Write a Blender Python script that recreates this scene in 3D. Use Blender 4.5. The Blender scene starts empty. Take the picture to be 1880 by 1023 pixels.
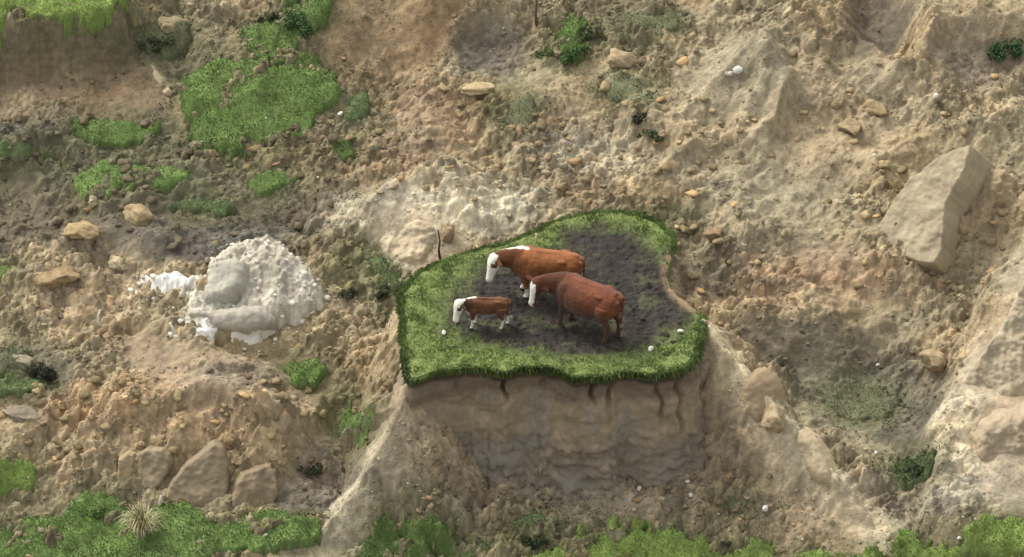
import bpy, math, random
import numpy as np
from mathutils import Vector, Matrix
random.seed(7); rng = np.random.default_rng(7)
S = bpy.context.scene; COL = S.collection

# ------------------------------------------------------------------ camera, sky, sun, exposure
DIST, PITCH, SPAN = 120.0, math.radians(35), 24.4
camd = bpy.data.cameras.new('camera'); cam = bpy.data.objects.new('camera', camd); COL.objects.link(cam)
cam.location = (0, -DIST*math.cos(PITCH), DIST*math.sin(PITCH))
cam.rotation_euler = (math.pi/2-PITCH, 0, 0)
camd.sensor_width = 36; camd.lens = 36*DIST/SPAN; camd.clip_end = 2000
camd.dof.use_dof = True; camd.dof.focus_distance = 90.0; camd.dof.aperture_fstop = 16.5
S.camera = cam
SUN_EL, SUN_AZ = 52, -48          # azimuth from +Y towards +X (degrees)
w = bpy.data.worlds.new('World'); S.world = w; w.use_nodes = True
nt = w.node_tree; bg = nt.nodes['Background']
sky = nt.nodes.new('ShaderNodeTexSky'); sky.sky_type = 'NISHITA'; sky.sun_disc = False
sky.sun_elevation = math.radians(SUN_EL); sky.sun_rotation = math.radians(SUN_AZ)
sky.dust_density = 3.0; sky.air_density = 1.0; sky.ozone_density = 1.0
hs = nt.nodes.new('ShaderNodeHueSaturation'); hs.inputs['Saturation'].default_value = 0.12
nt.links.new(sky.outputs[0], hs.inputs['Color']); nt.links.new(hs.outputs[0], bg.inputs[0]); bg.inputs[1].default_value = 0.15
sd = bpy.data.lights.new('sun', 'SUN'); sun = bpy.data.objects.new('sun', sd); COL.objects.link(sun)
sd.energy = 1.35; sd.angle = math.radians(22); sd.color = (1, .955, .87)
a, e = math.radians(SUN_AZ), math.radians(SUN_EL)
to_sun = Vector((math.sin(a)*math.cos(e), math.cos(a)*math.cos(e), math.sin(e)))
sun.rotation_euler = to_sun.to_track_quat('Z', 'Y').to_euler(); sun.location = to_sun*60
S.view_settings.view_transform = 'Standard'; S.view_settings.look = 'None'
S.view_settings.exposure = 0.95; S.view_settings.gamma = 1; S.view_settings.use_curve_mapping = False

# ------------------------------------------------------------------ noise
_p = rng.permutation(4096).astype(np.int64)
def _h(i, j, s=0): return _p[(_p[(i+s*57) & 4095] + j) & 4095]
def perlin(x, y, s=0):
    xi = np.floor(x).astype(np.int64); yi = np.floor(y).astype(np.int64)
    fx = x-xi; fy = y-yi
    ux = fx*fx*fx*(fx*(fx*6-15)+10); uy = fy*fy*fy*(fy*(fy*6-15)+10)
    def g(a, b, dx, dy):
        t = _h(a, b, s)*(2*math.pi/4096); return np.cos(t)*dx+np.sin(t)*dy
    n0 = g(xi, yi, fx, fy)*(1-ux)+g(xi+1, yi, fx-1, fy)*ux
    n1 = g(xi, yi+1, fx, fy-1)*(1-ux)+g(xi+1, yi+1, fx-1, fy-1)*ux
    return (n0*(1-uy)+n1*uy)*1.5
def fbm(x, y, sc, o=4, s=0, rough=.5):
    r = 0; am = 1; f = 1/sc; t = 0
    for k in range(o):
        r = r+am*perlin(x*f+k*17.3, y*f-k*9.1, s+k); t += am; am *= rough; f *= 2.03
    return r/t
def ridged(x, y, sc, o=3, s=0):
    r = 0; am = 1; f = 1/sc; t = 0
    for k in range(o):
        r = r+am*(1-2*np.abs(perlin(x*f+k*7.7, y*f+k*3.3, s+k))); t += am; am *= .5; f *= 2.1
    return r/t
def clodn(x, y, sc, s=0, fill=.62):
    """rounded lumps on jittered cells"""
    x = x/sc; y = y/sc; xi = np.floor(x).astype(np.int64); yi = np.floor(y).astype(np.int64); out = np.zeros_like(x); cell = np.full_like(x, .5)
    for dx in (-1, 0, 1):
        for dy in (-1, 0, 1):
            h = _h(xi+dx, yi+dy, s); h2 = _h(xi+dx, yi+dy, s+11); h3 = _h(xi+dx, yi+dy, s+23)
            cx = xi+dx+.15+.7*h/4096; cy = yi+dy+.15+.7*h2/4096; r = fill*(.35+.65*h3/4096)
            ta = h3*.0123; ca, sa = np.cos(ta), np.sin(ta); dx_ = x-cx; dy_ = y-cy; u = dx_*ca+dy_*sa; v = dy_*ca-dx_*sa
            d2 = (np.abs(u)**3+np.abs(v*1.25)**3)**(2/3)/(r*r)       # squarish broken lumps, each tilted its own way
            q = np.minimum(np.clip(1.25-d2*1.25, 0, 1)**.6, .8)*r*(1+.9*(u*np.cos(h2)+v*np.sin(h2)))
            m = q > out; out = np.where(m, q, out); cell = np.where(m, h2/4096, cell)
    return out/fill, cell
def sst(x, a, b): t = np.clip((x-a)/(b-a), 0, 1); return t*t*(3-2*t)

# ------------------------------------------------------------------ picture point -> place
CP, SP = math.cos(PITCH), math.sin(PITCH)
CAM = np.array(cam.location)
def ray(px, py):
    a = (px-940)/1880*SPAN/DIST; b = (511.5-py)/1880*SPAN/DIST
    d = np.array([a, CP+b*SP, -SP+b*CP]); return d/np.linalg.norm(d)
def on_plane(px, py, z=0.0):
    d = ray(px, py); t = (z-CAM[2])/d[2]; return (CAM+t*d)[:2]
def hbase(x, y): return (y-3)*.364-.5
def on_base(px, py, h=0.0):
    d = ray(px, py); t = (h-.5-3*.364-CAM[2]+CAM[1]*.364)/(d[2]-.364*d[1]); return (CAM+t*d)[:2]

def sdf(x, y, poly):
    """signed distance, negative inside"""
    P = np.asarray(poly, float); d = np.full(x.shape, 1e9); ins = np.zeros(x.shape, bool)
    for i in range(len(P)):
        ax, ay = P[i]; bx, by = P[(i+1) % len(P)]
        ex, ey = bx-ax, by-ay; L = ex*ex+ey*ey+1e-12
        t = np.clip(((x-ax)*ex+(y-ay)*ey)/L, 0, 1)
        d = np.minimum(d, (x-ax-t*ex)**2+(y-ay-t*ey)**2)
        c = ((ay > y) != (by > y)) & (x < ex*(y-ay)/(by-ay+1e-12)+ax); ins ^= c
    d = np.sqrt(d); return np.where(ins, -d, d)
def smooth_poly(P, n=4):
    P = np.asarray(P, float); N = len(P); out = []
    for i in range(N):
        a, b, c, d = P[i-1], P[i], P[(i+1) % N], P[(i+2) % N]
        for k in range(n):
            t = k/n; out.append(.5*((2*b)+(-a+c)*t+(2*a-5*b+4*c-d)*t*t+(-a+3*b-3*c+d)*t**3))
    return np.array(out)
def line_dist(x, y, L):
    """distance, height, signed side, along-param of a 3D polyline"""
    bd = np.full(x.shape, 1e9); bz = np.zeros(x.shape); side = np.zeros(x.shape); al = np.zeros(x.shape); acc = 0
    for (a, b) in zip(L[:-1], L[1:]):
        ex, ey = b[0]-a[0], b[1]-a[1]; LL = ex*ex+ey*ey
        t = np.clip(((x-a[0])*ex+(y-a[1])*ey)/LL, 0, 1)
        d = np.hypot(x-a[0]-t*ex, y-a[1]-t*ey); m = d < bd
        bd = np.where(m, d, bd); bz = np.where(m, a[2]+t*(b[2]-a[2]), bz)
        side = np.where(m, np.sign(ex*(y-a[1])-ey*(x-a[0])), side); al = np.where(m, acc+t*math.sqrt(LL), al); acc += math.sqrt(LL)
    return bd, bz, side, al

# ------------------------------------------------------------------ the ground as a height map
ISL_PX = [(748,694),(742,640),(741,590),(737,556),(748,520),(792,487),(860,462),(930,444),(985,424),(1012,408),(1060,393),(1120,386),
          (1172,392),(1214,413),(1236,440),(1230,470),(1222,500),(1238,530),(1262,552),(1284,572),(1291,592),(1284,622),(1277,652),(1254,676),(1205,686),
          (1150,680),(1128,687),(1088,691),(1050,690),(1018,677),(962,675),(920,682),(880,674),(800,680),(768,694)]
ISL = smooth_poly([on_plane(*p) for p in ISL_PX], 3)
LEFT_RIDGE = [(-2.45,-3.85,-.35),(-2.62,-4.15,-.8),(-2.9,-4.4,-1.36),(-3.3,-4.75,-2.0),(-3.8,-5.1,-2.65),(-4.4,-5.6,-3.35),(-5.2,-6.3,-4.1)]
RIGHT_RIDGE = [(4.5,-1.7,.0),(5.05,-2.35,-.42),(5.6,-2.9,-.9),(6.1,-3.3,-1.3),(6.65,-3.75,-1.85),(7.2,-4.2,-2.3),(7.9,-4.75,-2.85),(8.7,-5.5,-3.7)]
MOUNDS = [ # px, py, rx, ry (m), height
 (785,425,1.9,1.1,.55),(860,372,1.4,.7,.25),(380,810,2.6,1.0,.75),(150,800,2.0,1.0,.35),(450,560,2.4,1.3,.25),(1560,680,2.0,1.1,-.75),
 (660,850,.9,1.3,-.35),(1620,40,.75,1.6,-1.1),(110,500,1.6,.9,.3),(1480,140,1.8,1.2,.35),(1380,260,1.0,1.6,.25),(700,100,.8,1.6,-.4),
 (820,60,.7,1.2,.25),(910,120,1.2,.6,-.25),(470,200,2.0,1.6,.35),(1420,420,2.2,1.2,.2),(1120,120,1.0,.8,.2),(330,130,.6,.9,-.3),(1850,120,1.2,.9,-.3),
 (1330,520,1.2,.8,-.45),(1100,330,2.5,.8,-.1),(560,480,.7,1.0,-.2),(40,400,1.5,1.4,-.2)]
PLATEAUS = [ # px polygon, height, soft edge (m)
 ([(-400,-500),(260,-500),(225,-20),(205,38),(130,58),(40,52),(-60,60),(-400,60)],1.25,.55),
 ([(540,-500),(900,-500),(860,-60),(760,-10),(690,40),(610,10)],.9,1.5),
 ([(1910,400),(1850,520),(1790,620),(1752,700),(1740,770),(1720,900),(1800,990),(2300,1050),(2300,300)],1.0,.8),
 ([(-400,720),(0,735),(90,745),(60,790),(-20,900),(-400,950)],.3,.5),
 ([(215,800),(300,770),(420,775),(520,830),(600,720),(300,600),(100,650)],.45,.35)]
CRESTS = [ # px polyline, height, half width
 ([(1400,180),(1420,110),(1500,80),(1580,100),(1640,150)],.4,.55),([(1255,250),(1310,200),(1370,165),(1410,180)],.35,.5),
 ([(1240,330),(1330,270),(1400,215)],.22,.35),([(1400,285),(1440,220),(1460,190)],.3,.28),([(1650,0),(1720,60),(1700,130)],.35,.5),([(1700,120),(1790,40),(1880,60)],.25,.5),
 ([(0,285),(90,275),(135,290)],.25,.3),([(1270,520),(1330,545),(1400,540)],.25,.35),([(130,470),(230,440),(300,470)],.25,.4),([(1600,330),(1740,262),(1860,250)],.25,.5),
 ([(1190,240),(1260,300),(1200,350)],.15,.4),([(690,430),(740,390),(860,360)],.25,.3)]
def macro(x, y):
    wx = x+.35*fbm(x, y, 1.3, 3, 40); wy = y+.35*fbm(x, y, 1.3, 3, 50)
    z = hbase(x, y)+.42*fbm(x, y, 4.5, 3, 3)+.28*fbm(x*.8, y, 1.7, 3, 9)
    for px, py, rx, ry, h in MOUNDS:
        cx, cy = on_base(px, py); z = z+h*np.exp(-(((wx-cx)/rx)**2+((wy-cy)/ry)**2))
    for P, h, ed in PLATEAUS:
        d = sdf(wx, wy, [on_base(*p, h) for p in P]); z = z+h*(1-sst(d, -.1, ed))
    for P, h, hw in CRESTS:
        L = [tuple(on_base(*p))+(0,) for p in P]; d, _, sd_, _ = line_dist(wx, wy, L)
        z = z+1.6*h*np.exp(-(d/hw)**1.4)
    # loose debris tongues running down to the left
    q = (wx*.62+wy*.78); r_ = (wx*.78-wy*.62)
    z = z+.20*sst(x, 1.5, 5)*ridged(r_+.3*fbm(x, y, 1, 3, 33), q*.3, 1.5, 3, 31)*sst(y, -1.5, 2)+.08*ridged(x*.7+y*.7, y-x*.2, 1.3, 2, 35)
    # buttresses and the talus of the knoll
    di = sdf(x, y, ISL); n = .18*fbm(x, y, .8, 3, 71)
    front = sst(-y, 1.2, 3.0)*sst(x, -3.4, -2.6)*(1-sst(x, 4.6, 6.0))
    steep = 2.75+.3*fbm(x, y, 1.2, 2, 77)
    tal = -.1-steep-np.maximum(di-.28, 0)*(.80+n)
    tal_side = -.75-np.maximum(di-.1, 0)*1.7
    tal = front*tal+(1-front)*tal_side
    z = np.maximum(z, tal); z = np.where(di < .05, np.minimum(z, -.5), z)
    for L, inn, out, sgn in ((LEFT_RIDGE, 1.35, 1.15, 1), (RIGHT_RIDGE, 1.5, .95, -1)):
        d, bz, sd_, al = line_dist(x, y, L)
        d = np.maximum(d+.1*fbm(x, y, .5, 3, 81)-.05, 0)
        k = np.where(sd_*sgn > 0, inn, out)*(1+.35*fbm(al, d*.4, .45, 3, 83)+.15*ridged(al+d*.5, d*.15, .3, 2, 85))
        tent = bz+.08*fbm(al, al*0, .5, 2, 5)-k*d*np.where(d < 1.2, 1, .9)
        tent = np.where((d > 2.6), -99, tent)
        z = np.maximum(z, tent)
    # inside of the bowl is kept below the rim
    return z

NX, NY = 900, 610
def axis(a, b, n, far):
    m = np.linspace(a, b, n); g = (b-a)/(n-1); st = g*np.cumsum(1.16**np.arange(1, 60)); st = st[st < far]
    return np.concatenate([(a-st)[::-1], m, b+st])
ax_x = axis(-13.1, 13.1, NX, 70); ax_y = axis(-7.6, 10.3, NY, 70)
X, Y = np.meshgrid(ax_x, ax_y)
Zm = macro(X, Y)
def sampler(A):
    def f(x, y):
        x = np.asarray(x, float); y = np.asarray(y, float)
        i = np.clip(np.searchsorted(ax_x, x)-1, 0, len(ax_x)-2); j = np.clip(np.searchsorted(ax_y, y)-1, 0, len(ax_y)-2)
        fx = (x-ax_x[i])/(ax_x[i+1]-ax_x[i]); fy = (y-ax_y[j])/(ax_y[j+1]-ax_y[j])
        if A.ndim == 3: fx = fx[..., None]; fy = fy[..., None]
        return (A[j, i]*(1-fx)+A[j, i+1]*fx)*(1-fy)+(A[j+1, i]*(1-fx)+A[j+1, i+1]*fx)*fy
    return f
HM = sampler(Zm)
def ground(px, py, H=None):
    H = H or HM; d = ray(px, py); ts = np.linspace(DIST-16, DIST+16, 900)
    P = CAM+ts[:, None]*d; g = P[:, 2]-H(P[:, 0], P[:, 1]); k = np.argmax(g < 0)
    return P[k, :2] if k else on_base(px, py)
def gpoly(P): return smooth_poly([ground(*p) for p in P], 3)

# ---- soils, with undercut shade painted in: albedo map and roughness-of-ground map, drawn in plan
TAN=(.265,.212,.132); BROWN=(.185,.130,.08); DARK=(.095,.072,.05); GREY=(.105,.094,.072); PALE=(.43,.37,.27); CREAM=(.56,.50,.37); ORANGE=(.32,.21,.115); OLIVE=(.12,.13,.055)
def E(px, py, rx, ry):  # ellipse polygon in picture units
    return [(px+rx*math.cos(t), py+ry*math.sin(t)) for t in np.linspace(0, 2*math.pi, 11)[:-1]]
SOILS_SHADE = [ # polygon, colour, strength, softness, rubble factor (None keeps)
 ([(-60,50),(120,60),(215,45),(300,70),(360,200),(250,225),(120,215),(-60,150)],BROWN,.85,.5,.35),
 ([(-60,30),(0,62),(110,62),(220,45),(300,50),(260,120),(120,95),(0,90),(-60,80)],DARK,.8,.25,.2),
 ([(-60,225),(140,230),(330,240),(350,300),(620,330),(640,400),(500,450),(430,470),(250,470),(150,430),(60,470),(-60,470)],GREY,.85,.5,.7),
 (E(380,430,170,45),(.11,.098,.085),.7,.4,.5),
 ([(590,-40),(850,-40),(830,60),(780,140),(680,160),(600,130)],(.22,.15,.085),.85,.4,.25),
 (E(900,95,75,45),(.11,.098,.085),.8,.4,.4),(E(1190,30,90,30),GREY,.6,.4,.6),(E(1010,260,60,60),(.17,.14,.115),.6,.5,.8),
 ([(600,380),(700,345),(880,330),(1000,355),(980,410),(930,440),(860,460),(790,485),(740,515),(690,480),(640,440)],PALE,.8,.35,.8),
 ([(680,360),(760,345),(800,380),(780,470),(740,500),(690,470)],(.46,.38,.28),.8,.2,.3),
 (E(870,385,90,28),CREAM,.8,.3,.7),
 ([(1000,270),(1090,240),(1200,280),(1150,330),(1020,320)],(.42,.35,.25),.6,.5,.9),
 ([(1170,210),(1300,100),(1420,70),(1600,90),(1660,200),(1590,330),(1400,420),(1250,420),(1220,330)],(.30,.245,.165),.7,.6,.6),
 (E(1150,360,130,22),ORANGE,.6,.4,.9),(E(870,215,150,60),(.29,.20,.125),.6,.5,1.0),(E(700,290,100,40),(.29,.195,.13),.5,.5,1.0),
 (E(1610,35,60,75),(.12,.10,.08),.85,.3,.15),(E(1800,110,80,60),(.17,.15,.13),.7,.5,.5),
 ([(1340,480),(1500,440),(1600,480),(1500,530),(1300,560),(1250,500)],(.2,.155,.11),.6,.4,.8),
 ([(1340,600),(1450,580),(1600,640),(1720,700),(1730,800),(1650,830),(1560,790),(1440,700)],GREY,.85,.4,.5),
 (E(1560,740,110,50),(.15,.15,.10),.6,.4,.6),(E(1550,520,200,40),(.34,.23,.14),.6,.5,.9),
 ([(1900,400),(1850,520),(1760,690),(1740,760),(1800,760),(1950,800),(1950,380)],(.38,.31,.22),.9,.3,.12),
 ([(1720,760),(1800,740),(1830,900),(1700,960),(1690,880)],(.50,.43,.31),.8,.2,.6),
 ([(1790,740),(1950,700),(1950,1000),(1830,940)],(.36,.29,.21),.8,.3,.15),
 (E(1650,930,110,50),(.19,.155,.125),.6,.4,.9),
 ([(560,800),(720,740),(740,800),(660,880),(560,960),(500,960)],(.14,.12,.10),.85,.3,.5),
 ([(230,600),(330,640),(540,650),(620,720),(480,740),(300,720),(230,660)],(.26,.19,.125),.8,.3,.2),
 ([(60,480),(240,470),(300,500),(240,600),(100,620)],(.36,.27,.175),.6,.4,1.0),
 ([(0,700),(200,700),(560,720),(560,830),(200,830),(100,900),(0,860)],(.34,.245,.15),.6,.5,1.0),
 (E(60,690,75,45),(.13,.115,.09),.8,.3,.5),(E(420,700,90,30),(.2,.165,.13),.6,.4,.6),
 (E(650,500,60,50),OLIVE,.6,.3,.8),(E(350,110,80,70),(.14,.13,.08),.6,.4,.6),
 ([(640,130),(760,150),(860,210),(700,320),(600,330),(570,250)],(.22,.155,.10),.5,.4,.8),
 (E(1385,528,110,13),DARK,.8,.15,.8),(E(1620,655,100,10),DARK,.8,.15,.8),(E(440,398,130,16),DARK,.7,.2,.8),(E(400,462,120,22),(.085,.075,.066),.8,.2,.5),(E(60,300,90,14),DARK,.7,.2,.8),(E(210,290,80,14),DARK,.8,.15,.8),(E(30,745,60,12),DARK,.8,.15,.6),(E(1220,402,50,10),OLIVE,.7,.15,.8),(E(560,290,150,14),DARK,.6,.2,.8),(E(900,880,160,40),(.13,.11,.09),.6,.4,1.0),(E(1180,900,140,40),(.20,.15,.11),.6,.4,1.1),  # narrow dark bands: shade of undercuts and a shadowed bank painted into the soil
 (E(930,200,60,60),OLIVE,.35,.5,.9),(E(1160,180,60,40),(.2,.19,.11),.5,.5,.9),(E(760,370,40,20),CREAM,.5,.2,.7)]
def soil_shade_maps(x, y):
    T = np.empty(x.shape+(3,)); T[...] = TAN; R = np.ones(x.shape)
    wx = x+.45*fbm(x, y, 1.1, 4, 101, .6); wy = y+.45*fbm(x, y, 1.1, 4, 111, .6)
    for P, c, st, so, rub in SOILS_SHADE:
        g = gpoly(P); lo = g.min(0)-1.6; hi = g.max(0)+1.6
        m = (x > lo[0]) & (x < hi[0]) & (y > lo[1]) & (y < hi[1])
        d = sdf(wx[m], wy[m], g); k = st*(1-sst(d, -so, so)); T[m] = T[m]*(1-k[:, None])+np.array(c)*k[:, None]
        if rub is not None: kk = 1-sst(d, -so*.7, so*.7); R[m] = R[m]*(1-kk)+rub*kk
    return T, R
Tint, Rub = soil_shade_maps(X, Y)
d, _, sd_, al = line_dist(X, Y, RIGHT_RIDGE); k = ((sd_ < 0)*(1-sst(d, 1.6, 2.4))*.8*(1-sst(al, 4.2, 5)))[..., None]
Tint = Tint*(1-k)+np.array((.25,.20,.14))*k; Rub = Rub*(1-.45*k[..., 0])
# buttress crests: sunlit rims painted into the tint of pale eroded earth
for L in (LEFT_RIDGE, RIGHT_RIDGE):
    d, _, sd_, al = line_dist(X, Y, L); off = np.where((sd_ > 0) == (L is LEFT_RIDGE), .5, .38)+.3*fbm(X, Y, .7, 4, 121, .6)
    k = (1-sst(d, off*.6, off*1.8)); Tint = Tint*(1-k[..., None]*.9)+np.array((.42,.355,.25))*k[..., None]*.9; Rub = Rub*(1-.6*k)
dI = sdf(X, Y, ISL)
bowl = sst(-Y, 2.6, 3.6)*sst(X, -4.0, -2.8)*(1-sst(X, 5.2, 6.2))
kk = (bowl*(1-sst(dI, .2, 2.3))*.8)[..., None]; Tint = Tint*(1-kk)+np.array((.25,.20,.14))*kk; Rub = Rub*(1-kk[..., 0]*.3)
v = fbm(X, Y, .9, 4, 131, .6); v2 = fbm(X, Y, .35, 3, 141, .6); v3 = fbm(X*.6, Y, 2.2, 3, 151)
Tint = Tint*(1+.30*v[..., None]+.22*v2[..., None])
k = np.clip(v3*1.6, 0, .5)[..., None]; Tint = Tint*(1-k)+Tint*np.array((1.08,.96,.86))*k
k = np.clip(-v3*1.6, 0, .55)[..., None]; Tint = Tint*(1-k)+Tint*np.array((.80,.86,.92))*k
LG = np.array((.25,.34,.09)); MG = np.array((.165,.245,.072)); DG = np.array((.12,.155,.065)); OG = np.array((.17,.175,.095))
TURFS = [
 ('bright green grassy ledge at the top left corner above the brown scarp',[(-60,-60),(60,-70),(228,-20),(225,15),(200,38),(150,55),(80,55),(20,42),(-60,50)],LG,.18,.06,1.0),
 ('largest spread of broken green turf high on the slope, left of the knoll',[(345,160),(400,125),(470,128),(530,140),(560,110),(600,140),(605,175),(570,215),(540,262),(470,280),(400,300),(330,300),(360,250),(350,210)],MG,.16,.07,.9),
 ('green turf tongue climbing to the top edge above the big turf spread',[(445,60),(500,40),(520,0),(560,-30),(600,0),(590,50),(560,90),(530,125),(470,115)],MG*.8,.14,.07,.75),
 ('low green turf hummock surrounded by grey soil on the left',[(135,245),(190,232),(290,240),(300,262),(240,278),(170,272)],MG*.9,.12,.06,.85),
 ('grey green tufty strip at the left edge above the white rock',[(-40,285),(40,280),(110,285),(100,300),(30,310),(-40,318)],DG*1.15,.08,.05,.6),
 ('long flat green turf strip directly above the rounded tan boulder',[(135,340),(190,318),(270,312),(335,328),(310,345),(230,355),(160,370)],MG*1.1,.10,.06,.85),
 ('dark olive turf strip right of the rounded tan boulder',[(295,382),(350,372),(430,378),(425,400),(360,400)],DG*1.1,.09,.05,.7),
 ('thin sparse green turf among tan rubble below the big turf spread',[(450,335),(500,318),(550,328),(540,352),(480,358)],MG*.9,.06,.05,.5),
 ('small dark green turf scrap right of the big turf spread',[(605,270),(645,262),(658,285),(632,308),(608,298)],MG*.8,.12,.06,.8),
 ('faded green scrap beside the brown bare slope, with white stone at its edge',[(632,190),(680,185),(672,225),(640,235)],DG*1.2,.08,.05,.5),
 ('small bright green turf block alone on bare soil below the white rock',[(516,675),(555,668),(605,682),(598,702),(560,714),(530,700)],MG*1.1,.15,.06,1.0),
 ('small green turf block near the left foot of the knoll',[(612,766),(650,757),(690,768),(685,790),(650,803),(618,792)],MG*.9,.14,.06,.9),
 ('bright green turf bank on the left edge above the bottom turf',[(-60,862),(40,860),(72,875),(45,905),(-10,918),(-60,920)],LG*.9,.15,.07,1.0),
 ('long green turf bank along the bottom left around the tussock',[(-60,1060),(-60,1000),(40,985),(110,965),(150,930),(205,915),(240,955),(330,955),(380,975),(470,962),(540,958),(575,985),(550,1010),(470,1030),(330,1045),(200,1080)],MG*1.05,.18,.08,1.0),
 ('dark green turf hump at the foot of the left buttress, bottom edge',[(640,1050),(690,985),(750,948),(800,955),(835,990),(850,1060)],MG*.75,.18,.08,1.0),
 ('thin weedy green strip at the bottom below the cliff rubble',[(860,1012),(900,1000),(1000,985),(1010,1000),(960,1020),(900,1030)],DG,.08,.07,.6),
 ('small olive green patch at the foot of the cliff face',[(945,962),(985,950),(1010,965),(1000,985),(950,985)],DG*1.2,.08,.06,.6),
 ('wide smooth light green turf bank along the bottom, right of centre',[(1010,1080),(1030,1015),(1080,995),(1180,990),(1290,1000),(1390,1025),(1480,1032),(1600,1025),(1640,1080)],LG*.85,.2,.07,1.0),
 ('green turf bank in the bottom right corner',[(1640,1060),(1670,1008),(1760,985),(1810,960),(1900,950),(1960,960),(1960,1060)],LG*.85,.2,.08,1.0),
 ('green turf scrap beside a leafy bush at the top, above the knoll',[(1010,75),(1050,45),(1085,50),(1070,80),(1065,115),(1025,118)],MG*.75,.14,.07,.8),
 ('grey green mossy patch at the top edge right of the leafy bushes',[(1120,45),(1180,25),(1240,40),(1215,75),(1150,82)],OG,.08,.06,.5),
 ('pale olive tuft patch on the slope above the knoll, right side',[(1105,165),(1160,150),(1200,170),(1180,195),(1120,195)],OG*1.1,.06,.06,.4),
 ('thin olive weeds midway up the slope straight above the knoll',[(920,200),(970,180),(985,215),(960,245),(915,240)],OG,.05,.06,.4),
 ('dull weedy patch in the grey hollow right of the knoll',[(1510,735),(1570,715),(1640,740),(1620,775),(1540,770)],OG,.05,.06,.4),
 ('dark weedy patch between the hollow and the right hand spur',[(1640,850),(1700,830),(1715,880),(1670,900)],DG*.8,.08,.09,.7),
 ('mossy olive patch against the left side of the knoll',[(640,480),(690,470),(735,520),(730,560),(680,520)],DG,.06,.06,.5),
 ('olive mossy tuft on the grey bank at the far left',[(-40,655),(30,640),(60,660),(40,690),(-40,700)],OG,.06,.07,.5),
 ('flat dull green turf slab at the left edge below the dark bush',[(-60,715),(20,705),(85,712),(80,725),(20,735),(-60,738)],DG*1.1,.12,.05,.7),
 ('faint green tuft at the far left edge level with the white rock',[(-40,500),(15,492),(30,505),(10,518),(-40,520)],MG,.06,.05,.5),
 ('dull green turf on the shoulder right of the top left ledge',[(262,60),(330,30),(345,60),(335,95),(290,110),(265,90)],OG*.9,.1,.06,.5),
 ('olive turf fringe behind the knoll on its right rear side',[(1185,395),(1260,392),(1265,410),(1215,415)],OG*.9,.06,.06,.5),
 ('low green weeds on the rubble at the foot of the right buttress',[(1320,925),(1370,915),(1395,935),(1350,950)],OG*.9,.05,.07,.5),
]
TURF_G = [gpoly(t[1]) for t in TURFS]
for g, t in zip(TURF_G, TURFS):                                      # dark root soil and moss round each turf
    lo = g.min(0)-1.4; hi = g.max(0)+1; m = (X > lo[0]) & (X < hi[0]) & (Y > lo[1]) & (Y < hi[1])
    k = (.65*(1-sst(sdf(X[m], Y[m], g)+.5*fbm(X[m], Y[m], .7, 5, 371, .7), -.1, .8)))[:, None]; Tint[m] = Tint[m]*(1-k)+np.array((.12,.115,.06))*k
Tint = Tint*.97+Tint.mean(-1, keepdims=True)*.12*np.array((1.05, 1.0, .85)); Tint = Tint*np.array((1.0, 1.0, .94))
sm_ = sst(fbm(X*.8+Y*.3, Y, 1.9, 4, 183, .6)+.15*sst(X, 3, 6), -.05, .35); Rub = Rub*(1-.68*sm_)
tz = bowl*sst(dI, .75, 1.3)*(1-sst(dI, 3.2, 4.2)); Rub = np.maximum(Rub, tz*1.1)
# ---- lumps in the debris
ca, sa = math.cos(.35), math.sin(.35); XR = X*ca+Y*sa; YR = Y*ca-X*sa
wx = XR+.09*fbm(X, Y, .3, 3, 161); wy = YR+.09*fbm(X, Y, .3, 3, 171)
big, cb = clodn(wx*.6, wy, .60, 1); mid, cm = clodn(wx*.7, wy, .27, 2, .75); sml, cs = clodn(wx*.85, wy, .125, 3, .8)
dens = sst(fbm(X, Y, 1.6, 3, 181), -.35, .25)
Z = Zm+Rub*(.26*big*dens+.20*mid*(.4+.6*dens)+.11*sml+.05*ridged(wx*.5, wy, .4, 3, 188))+.06*fbm(X, Y, .35, 5, 191, .7)*(.35+.65*Rub)+.10*Rub*fbm(X, Y, .8, 2, 195)
k = (Rub*.5*np.minimum(mid*3, 1)*(cm-.5)+Rub*.45*np.minimum(sml*3, 1)*(cs-.5)+Rub*.3*(cb-.5)*np.minimum(big*3, 1))
Tint = Tint*(1+k*1.3)[..., None]
k = ((cs > .88)*np.minimum(sml*3, 1)*Rub*.5)[..., None]; Tint = Tint*(1-k)+Tint*np.array((1.15,.97,.82))*k
HF = sampler(Z); TF = sampler(Tint); RF = sampler(Rub)

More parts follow.
